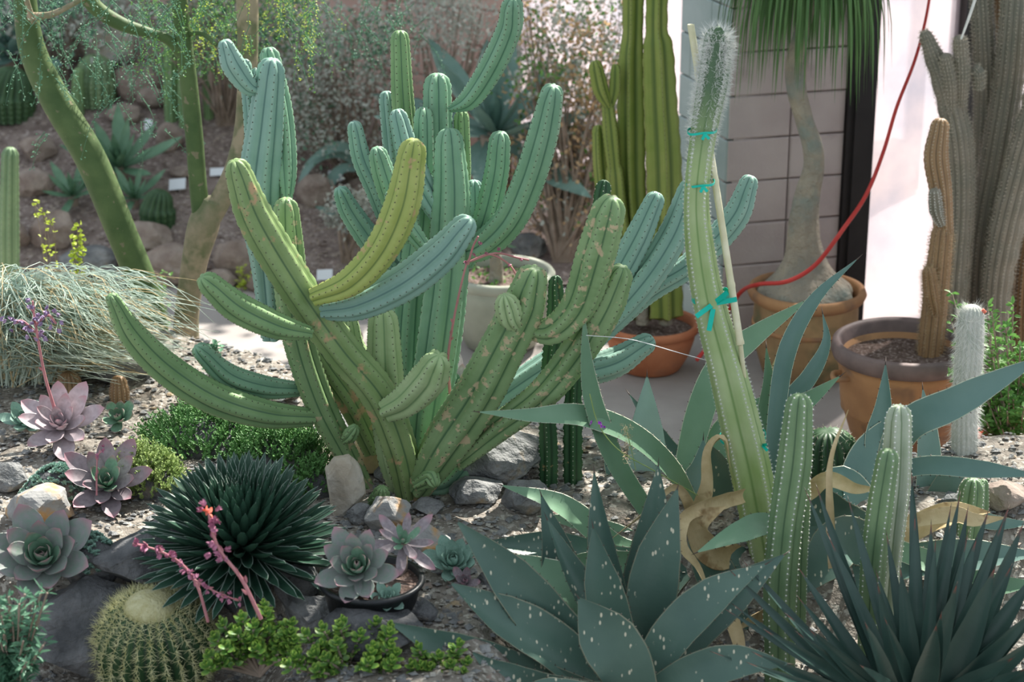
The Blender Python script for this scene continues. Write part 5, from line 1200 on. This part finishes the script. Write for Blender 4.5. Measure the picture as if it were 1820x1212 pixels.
limb(t2, [(332, 110, 20), (300, 72, 18), (262, 58, 20), (210, 40, 26), (165, 8, 28), (140, -40, 28)], 7.6, 7.5, 'greenbark')
limb(t2, [(332, 60, 10), (360, 60, 9), (385, 80, 8)], 7.6, 7.5, 'greenbark')
limb(t1, [(52, 30, 16), (90, 26, 12), (128, 8, 9), (160, -10, 8)], 7.5, 7.4, 'mixbark')
limb(t1, [(60, 40, 10), (50, 10, 10), (38, -30, 10)], 7.5, 7.4, 'mixbark')
# hanging feathery foliage
def feathery(par, n, box, Y0, Y1, lmat, name='feathery_twigs', ls=.010, frac=.35, seglen=(40, 110)):
    mb = MB(); lb = MB()
    for i in range(n):
        x = R.uniform(box[0], box[2]); y = box[1]+(box[3]-box[1])*R.random()**1.5; Y = R.uniform(Y0, Y1); ln = R.uniform(*seglen); dx = R.uniform(-.8, .8)
        P = [tuple(at(x, y, Y)), tuple(at(x+dx*ln*.5, y+ln*.35, Y+.02)), tuple(at(x+dx*ln*.8, y+ln*(.5+.5*R.random()), Y+.04))]
        C = tube(mb, P, [.0018, .0014, .0008], 3, rings=9, cap=False)[0]
        m_ = int(34*frac*2); k = NR.integers(0, 9, m_); d = rdir(m_, -.8, .5); leafcards(lb, C[k]+NR.normal(0, .006, (m_, 3)), d, rdir(m_), ls, ls*.45)
    obj(name, mb, 'lf_b', par, kind='stuff'); obj('leaves', lb, lmat, par, kind='stuff')
feathery(t1, 90, (0, -30, 320, 130), 7.2, 7.9, 'lf_b')
feathery(t1, 34, (60, 100, 340, 260), 7.3, 7.7, 'lf_b', 'hanging_twigs')
feathery(t2, 130, (240, -30, 560, 100), 7.3, 8.3, 'lf_g')
feathery(t2, 40, (330, -30, 560, 60), 7.3, 8.3, 'lf_y')
feathery(t2, 40, (560, -20, 760, 60), 8.0, 8.6, 'lf_b')
# unseen leaf crown added above the frame to dapple the sunlight
mb = MB(); lb = MB()
crown = thing('added_shade_crown', Vector((2.2, 8.0, 2.9)), 'added unseen leaf crown that dapples the sun on the planting bed', 'tree')
spots = [(R.uniform(-.2, 3.4), R.uniform(6.0, 7.3)) for _ in range(24)]+[(R.uniform(-.8, 3.4), R.uniform(7.9, 9.6)) for _ in range(3)]+[(R.uniform(-1.4, 3.2), R.uniform(10.2, 12.8)) for _ in range(8)]
for cx, cy in spots:
    cz = R.uniform(2.75, 3.4); n = 170; rr_ = R.uniform(.18, .42) if cy < 9.8 else R.uniform(.3, .5)
    P = np.array([[cx, cy, cz]])+NR.normal(0, 1, (n, 3))*np.array([rr_, rr_, rr_*.45]); leafcards(lb, P, rdir(n), rdir(n, .3, 1), NR.uniform(.04, .085, n)*(1.5 if cy > 9.8 else 1), .034 if cy < 9.8 else .06)
    tube(mb, [(2.2, 8.0, 3.1), ((cx+2.2)/2, (cy+8.0)/2, cz+.15), (cx, cy, cz)], [.03, .018, .006], 6, rings=8)
obj('branches', mb, 'bark', crown, kind='stuff'); obj('foliage', lb, 'lf_g', crown, kind='stuff')

# blue grass clump
gr = thing('blue_grass', Vector((at(40, 640, 7.05).x, 7.05, .48)), 'big fountain of blue green ornamental grass at the left edge', 'grass')
mb = MB()
for i in range(3000):
    bx = R.uniform(-60, 130); by = R.uniform(640, 700); Y0 = 7.05+R.uniform(-.12, .12); a = R.gauss(0, 1)
    ln = R.uniform(90, 250); ang = R.uniform(-.6, 1.25); hgt = R.uniform(20, 190)
    dx = ln*math.sin(ang)*1.1; Y1 = Y0+R.uniform(-.35, .15)
    P = [tuple(at(bx, by, Y0)), tuple(at(bx+dx*.25, by-hgt*.75, Y0)), tuple(at(bx+dx*.65, by-hgt*.95, (Y0+Y1)/2)), tuple(at(bx+dx*1.1, by-hgt*R.uniform(.45, .9), Y1))]
    C, ln_ = catmull(P, 9); T = np.gradient(C, axis=0); S_ = np.cross(T, (0, -.5, 1)); S_ /= np.linalg.norm(S_, axis=1)[:, None]; w = .0028*np.array([1, 1, 1, 1, .9, .8, .6, .4, .1])[:, None]
    V = np.concatenate([C-S_*w, C+np.array([0, 0, -.0012]), C+S_*w]); f = []
    for q in range(8): f += [(q, q+1, q+10, q+9), (q+9, q+10, q+19, q+18)]
    mb.add(V, f, 0 if R.random() < .8 else 1)
obj('blades', mb, ['grass', 'dry'], gr, kind='stuff')
g2 = MB(); V, f = ICO2; g2.add(V*np.array([.22, .12, .03])+np.array(gr.location), f); obj('root_crown', g2, 'bark', gr)
# yellow leaved sprigs
def sprig(x, y, h, label, mat, n=26, Y=7.5, ls=.022, w=20, cat='plant'):
    g0 = Vector((at(x, y+h, Y).x, Y, hground(at(x, y+h, Y).x, Y))); st = []
    for i in range(5): st.append([g0, at(x+R.uniform(-w, w)*.5, y+h*.5, Y), at(x+R.uniform(-w, w), y+R.uniform(-.1, .2)*h, Y)])
    return leafy('leafy_sprig', g0, label, st, mat, n//2, ls, ls*.7, cat, thickr=.0015)
sprig(140, 410, 100, 'small sprig with bright yellow green leaves behind the grass', 'lf_y', 60, 7.7, .024)
sprig(85, 366, 120, 'yellow leaved sprig at the upper left of the grass', 'lf_y', 40, 7.8, .020, 40)
sprig(285, 480, 60, 'green weed between the two tree trunks', 'lf_g', 30, 8.4, .024)
sprig(430, 478, 40, 'low green weed beside the boulder at the path edge', 'lf_y', 24, 9.5, .024, 30)
sprig(650, 470, 30, 'tiny seedling behind the blue green arm', 'lf_g', 10, 9.9, .02, 20)
sprig(375, 615, 30, 'spiky reddish tipped succulent behind the small curved arm', 'lf_b', 30, 7.0, .03, 25)

# rear rocks
RR = [(302, 250, 52, 56, 'rockb', 'rounded tan boulder behind the forked tree'), (195, 92, 110, 80, 'rockt', 'big pale boulder at the top left'), (245, 150, 90, 70, 'rockb', 'brown boulder below the big pale one'),
 (425, 460, 90, 70, 'rockb', 'brown boulder on the path edge left of the diagonal cactus stem'), (300, 480, 130, 70, 'rockb', 'low brown boulder between the tree trunks'), (255, 430, 110, 60, 'rockb', 'flat brown boulder behind the leaning trunk'),
 (95, 415, 90, 70, 'rockb', 'reddish boulder behind the grass'), (560, 345, 70, 60, 'rockb', 'reddish boulder beside the blue green cactus top'), (68, 265, 70, 50, 'rockb', 'brown boulder left of the leaning trunk'),
 (220, 205, 70, 40, 'rockb', 'small brown boulder above the small agave'), (530, 200, 70, 45, 'rockb', 'pinkish flat boulder under the grey shrub'), (940, 440, 70, 50, 'rock', 'grey boulder behind the grey green pot'),
 (325, 310, 50, 20, 'rockb', 'flat stone beneath a white plant label'), (170, 300, 60, 40, 'rockb', 'dark stone left of the small agave'), (60, 330, 80, 50, 'rockb', 'stone behind the upper left grass'),
 (480, 500, 90, 50, 'rockb', 'low stone behind the left cactus stems'), (390, 500, 70, 36, 'rockb', 'low stone beside the forked tree base'), (610, 600, 70, 40, 'rockb', 'stone behind the short pale stem'), (160, 470, 110, 50, 'rock', 'grey stone behind the grass plumes'), (20, 420, 70, 60, 'rockb', 'boulder at the far left edge'),
 (455, 330, 50, 30, 'rockb', 'small stone by the right fork of the tree'), (270, 180, 60, 40, 'rockb', 'brown stone left of the forked tree'), (640, 330, 50, 30, 'rockb', 'small stone beside the strap leaved plant')]
for i, (x, y, w, h, m_, lab) in enumerate(RR): rock(x, y, w, h, lab, m_, seed=i+40, ang=.75)
# rear plants
def ragave(x, y, r, label, mat, n=22, Y=None, W_=.22, seed=1, elev=(80, 10), lean=(0, -.55, 1), z=None, cat='agave', name='small_agave'):
    g = G(x, y+r*.4) if Y is None else Vector((at(x, y, Y).x, Y, hground(at(x, y, Y).x, Y)))
    return rosette(name, x, y, r*1.45, label, mat, n, elev=elev, W_=W_, seed=seed, lean=lean, at3=g, up=.15, pointed=1.6, cat=cat, lift=.2, thick=.08)
ragave(212, 292, 78, 'green agave on the rear slope between the two trunks', 'far_ag', 22)
ragave(238, 350, 44, 'small dark agave below the green one', 'far_ag', 16, seed=3)
ragave(25, 90, 110, 'big blue agave in the top left corner', 'far_agb', 20, seed=4, W_=.26)
ragave(130, 345, 50, 'dark agave left of the leaning trunk', 'far_ag', 16, seed=5)
ragave(620, 385, 40, 'small silver grey leaved plant behind the central cactus', 'far_agb', 18, seed=6, W_=.3)
ba = ragave(880, 225, 160, 'large pointed agave behind the central cactus', 'far_agb', 22, Y=10.2, seed=7, elev=(86, -20), W_=.24, name='large_agave')
st_ = [[(640, 290), (600, 272), (560, 285), (536, 320), (530, 345)], [(640, 300), (610, 300), (590, 320), (575, 360)], [(650, 290), (610, 262), (575, 270), (545, 290)], [(650, 410), (600, 395), (560, 400), (535, 415)], [(650, 300), (690, 280), (720, 300), (740, 330)], [(640, 360), (620, 400), (610, 430)]]
sl_ = thing('strap_leaf_plant', G(640, 350), 'strap leaved blue green plant with arching leaves left of the central cactus', 'plant')
for p in st_: leafpx(sl_, p, sl_.location.y, sl_.location.y-.1, 20, ['far_agb'], teeth=None, spine=None, margin=False, fold=.3)
def rcol(x, y0, y1, w, label, mat='cg', ribs=8, Y=None, name='far_column_cactus'):
    g = G(x, y0) if Y is None else Vector((at(x, y0, Y).x, Y, hground(at(x, y0, Y).x, Y)))
    t = thing(name, g, label, 'cactus'); stem(t, [(x, y0+6, w*.9), (x-2, (y0+y1)/2, w), (x, y1, w*.85)], g.y, g.y, mat, ribs=ribs, depth=.2, sp=.03, areole=('areole', .002)); return t
rcol(282, 402, 348, 66, 'dark round barrel cactus below the white plant label', 'barrel', 14, name='far_barrel_cactus'); rcol(18, 205, 142, 96, 'round barrel cactus at the left edge under the blue agave', 'barrel', 18, name='far_barrel_cactus'); rcol(170, 180, 110, 80, 'green barrel cactus beneath the big pale boulder', 'cgr', 16, name='far_barrel_cactus')
for x, y0, y1, w in ((305, 215, 60, 26), (330, 225, 90, 26)): rcol(x, y0, y1, w, 'green column cactus behind the left fork of the tree, %s of two' % ('left' if x == 305 else 'right'))
rcol(372, 210, 100, 20, 'thin green column cactus right of the forked tree branch')
rcol(18, 575, 262, 36, 'brownish green column cactus behind the grass at the left edge', 'cgr', 8, Y=8.9)
rcol(140, 205, 120, 22, 'thin green column cactus left of the green barrel cactus', 'cg')
# labels
for i, (x, y, w, h, a, lab) in enumerate(((315, 327, 30, 17, .2, 'white plant label in front of the rounded tan boulder'), (264, 222, 14, 18, -.3, 'small white plant label above the rounded boulder'), (596, 312, 26, 16, 0, 'white plant label beside the strap leaved plant'), (577, 488, 28, 16, .1, 'white plant label behind the yellow-green arm'), (388, 305, 30, 12, .1, 'white plant label lying beside the right fork of the tree'))):
    g0 = G(x, y+h); s = scl(x, y, g0.y); t = thing('plant_label', g0, lab, 'sign', None); c = at(x, y, g0.y)
    if c.z < g0.z+.02: c.z = g0.z+.025
    mb = MB(); ww, hh = w*s/2, h*s/2*1.2; ex = Vector((math.cos(a), 0, math.sin(a)*.5)); ey = Vector((0, .55, .8)).normalized(); nn = Vector((0, -.8, .55)).normalized()
    mb.add(boxv(c-ex*ww-ey*hh, ex*2*ww, -nn*.004, ey*2*hh), BOXF); obj('plate', mb, 'label', t, smooth=False)
    mb = MB(); tube(mb, [(g0.x, g0.y+.008, g0.z-.03), (c.x, c.y+.006, c.z)], [.005, .005], 6); obj('stake', mb, 'plastic', t)
# shrubs
def shrub(name, label, box, Y0, Y1, cols, n, ls, lw, base, nb=26, seed=1, clus=.07, per=40, trunkr=.012):
    bx, by, bY = base; g = Vector((at(bx, by, bY).x, bY, hground(at(bx, by, bY).x, bY))); t = thing(name, g, label, 'shrub'); mb = MB(); lbs = [MB() for _ in cols]
    for i in range(nb):
        e = at(R.uniform(box[0], box[2]), R.uniform(box[1], box[3]), R.uniform(Y0, Y1)); m_ = g.lerp(e, .5)+Vector((R.uniform(-.06, .06), 0, .05))
        tube(mb, [tuple(g+Vector((R.uniform(-.04, .04), 0, 0))), tuple(m_), tuple(e)], [trunkr, trunkr*.6, trunkr*.25], 5, rings=8)
        for _ in range(2):
            e2 = m_.lerp(e, R.random())+Vector((R.uniform(-.2, .2), R.uniform(-.1, .1), R.uniform(-.1, .2))); tube(mb, [tuple(m_), tuple(e2)], [.004, .0015], 4, rings=4)
    for i in range(n):
        c = np.array(at(R.uniform(box[0], box[2]), R.uniform(box[1], box[3]), R.uniform(Y0, Y1))); q = R.randrange(len(cols)); P = c+NR.normal(0, clus, (per, 3))
        leafcards(lbs[q], P, rdir(per), rdir(per), NR.uniform(ls*.5, ls, per), lw)
    obj('branches', mb, 'twig', t, kind='stuff')
    for q, c in enumerate(cols): obj('foliage', lbs[q], c, t, kind='stuff')
    return t
shrub('silver_shrub', 'silver grey small leaved shrub against the pink wall', (510, 20, 720, 260), 10.4, 10.9, ['lf_s', 'lf_s', 'lf_s', 'lf_b'], 135, .03, .014, (630, 330, 10.7), 34)
shrub('silver_shrub', 'silver grey shrub crown in front of the pink wall top', (740, -20, 860, 80), 10.4, 10.8, ['lf_s'], 40, .03, .014, (780, 300, 10.6), 12)
shrub('variegated_shrub', 'dry looking shrub with orange and green leaves behind the pots', (930, 0, 1110, 400), 9.9, 10.4, ['lf_o', 'lf_s', 'lf_g', 'lf_o', 'lf_s'], 200, .036, .018, (1000, 480, 9.9), 70, per=26)
shrub('low_silver_plant', 'low silver leaved plant beside the grey green pot', (590, 345, 660, 400), 9.7, 9.9, ['lf_s'], 26, .03, .012, (620, 400, 9.8), 8, clus=.03)
shrub('green_shrub', 'dark green shrub filling the top left behind the trees', (-20, -30, 200, 60), 11.2, 11.9, ['lf_b', 'lf_s'], 60, .05, .02, (100, 60, 11.5), 20, clus=.1)
shrub('green_shrub', 'green shrub behind the forked tree crown', (280, -30, 520, 110), 10.6, 11.4, ['lf_g', 'lf_s', 'lf_b'], 80, .04, .016, (400, 190, 11.0), 26, clus=.09)
print('objects', len(bpy.data.objects), 'tris', sum(len(m.polygons) for m in bpy.data.meshes))
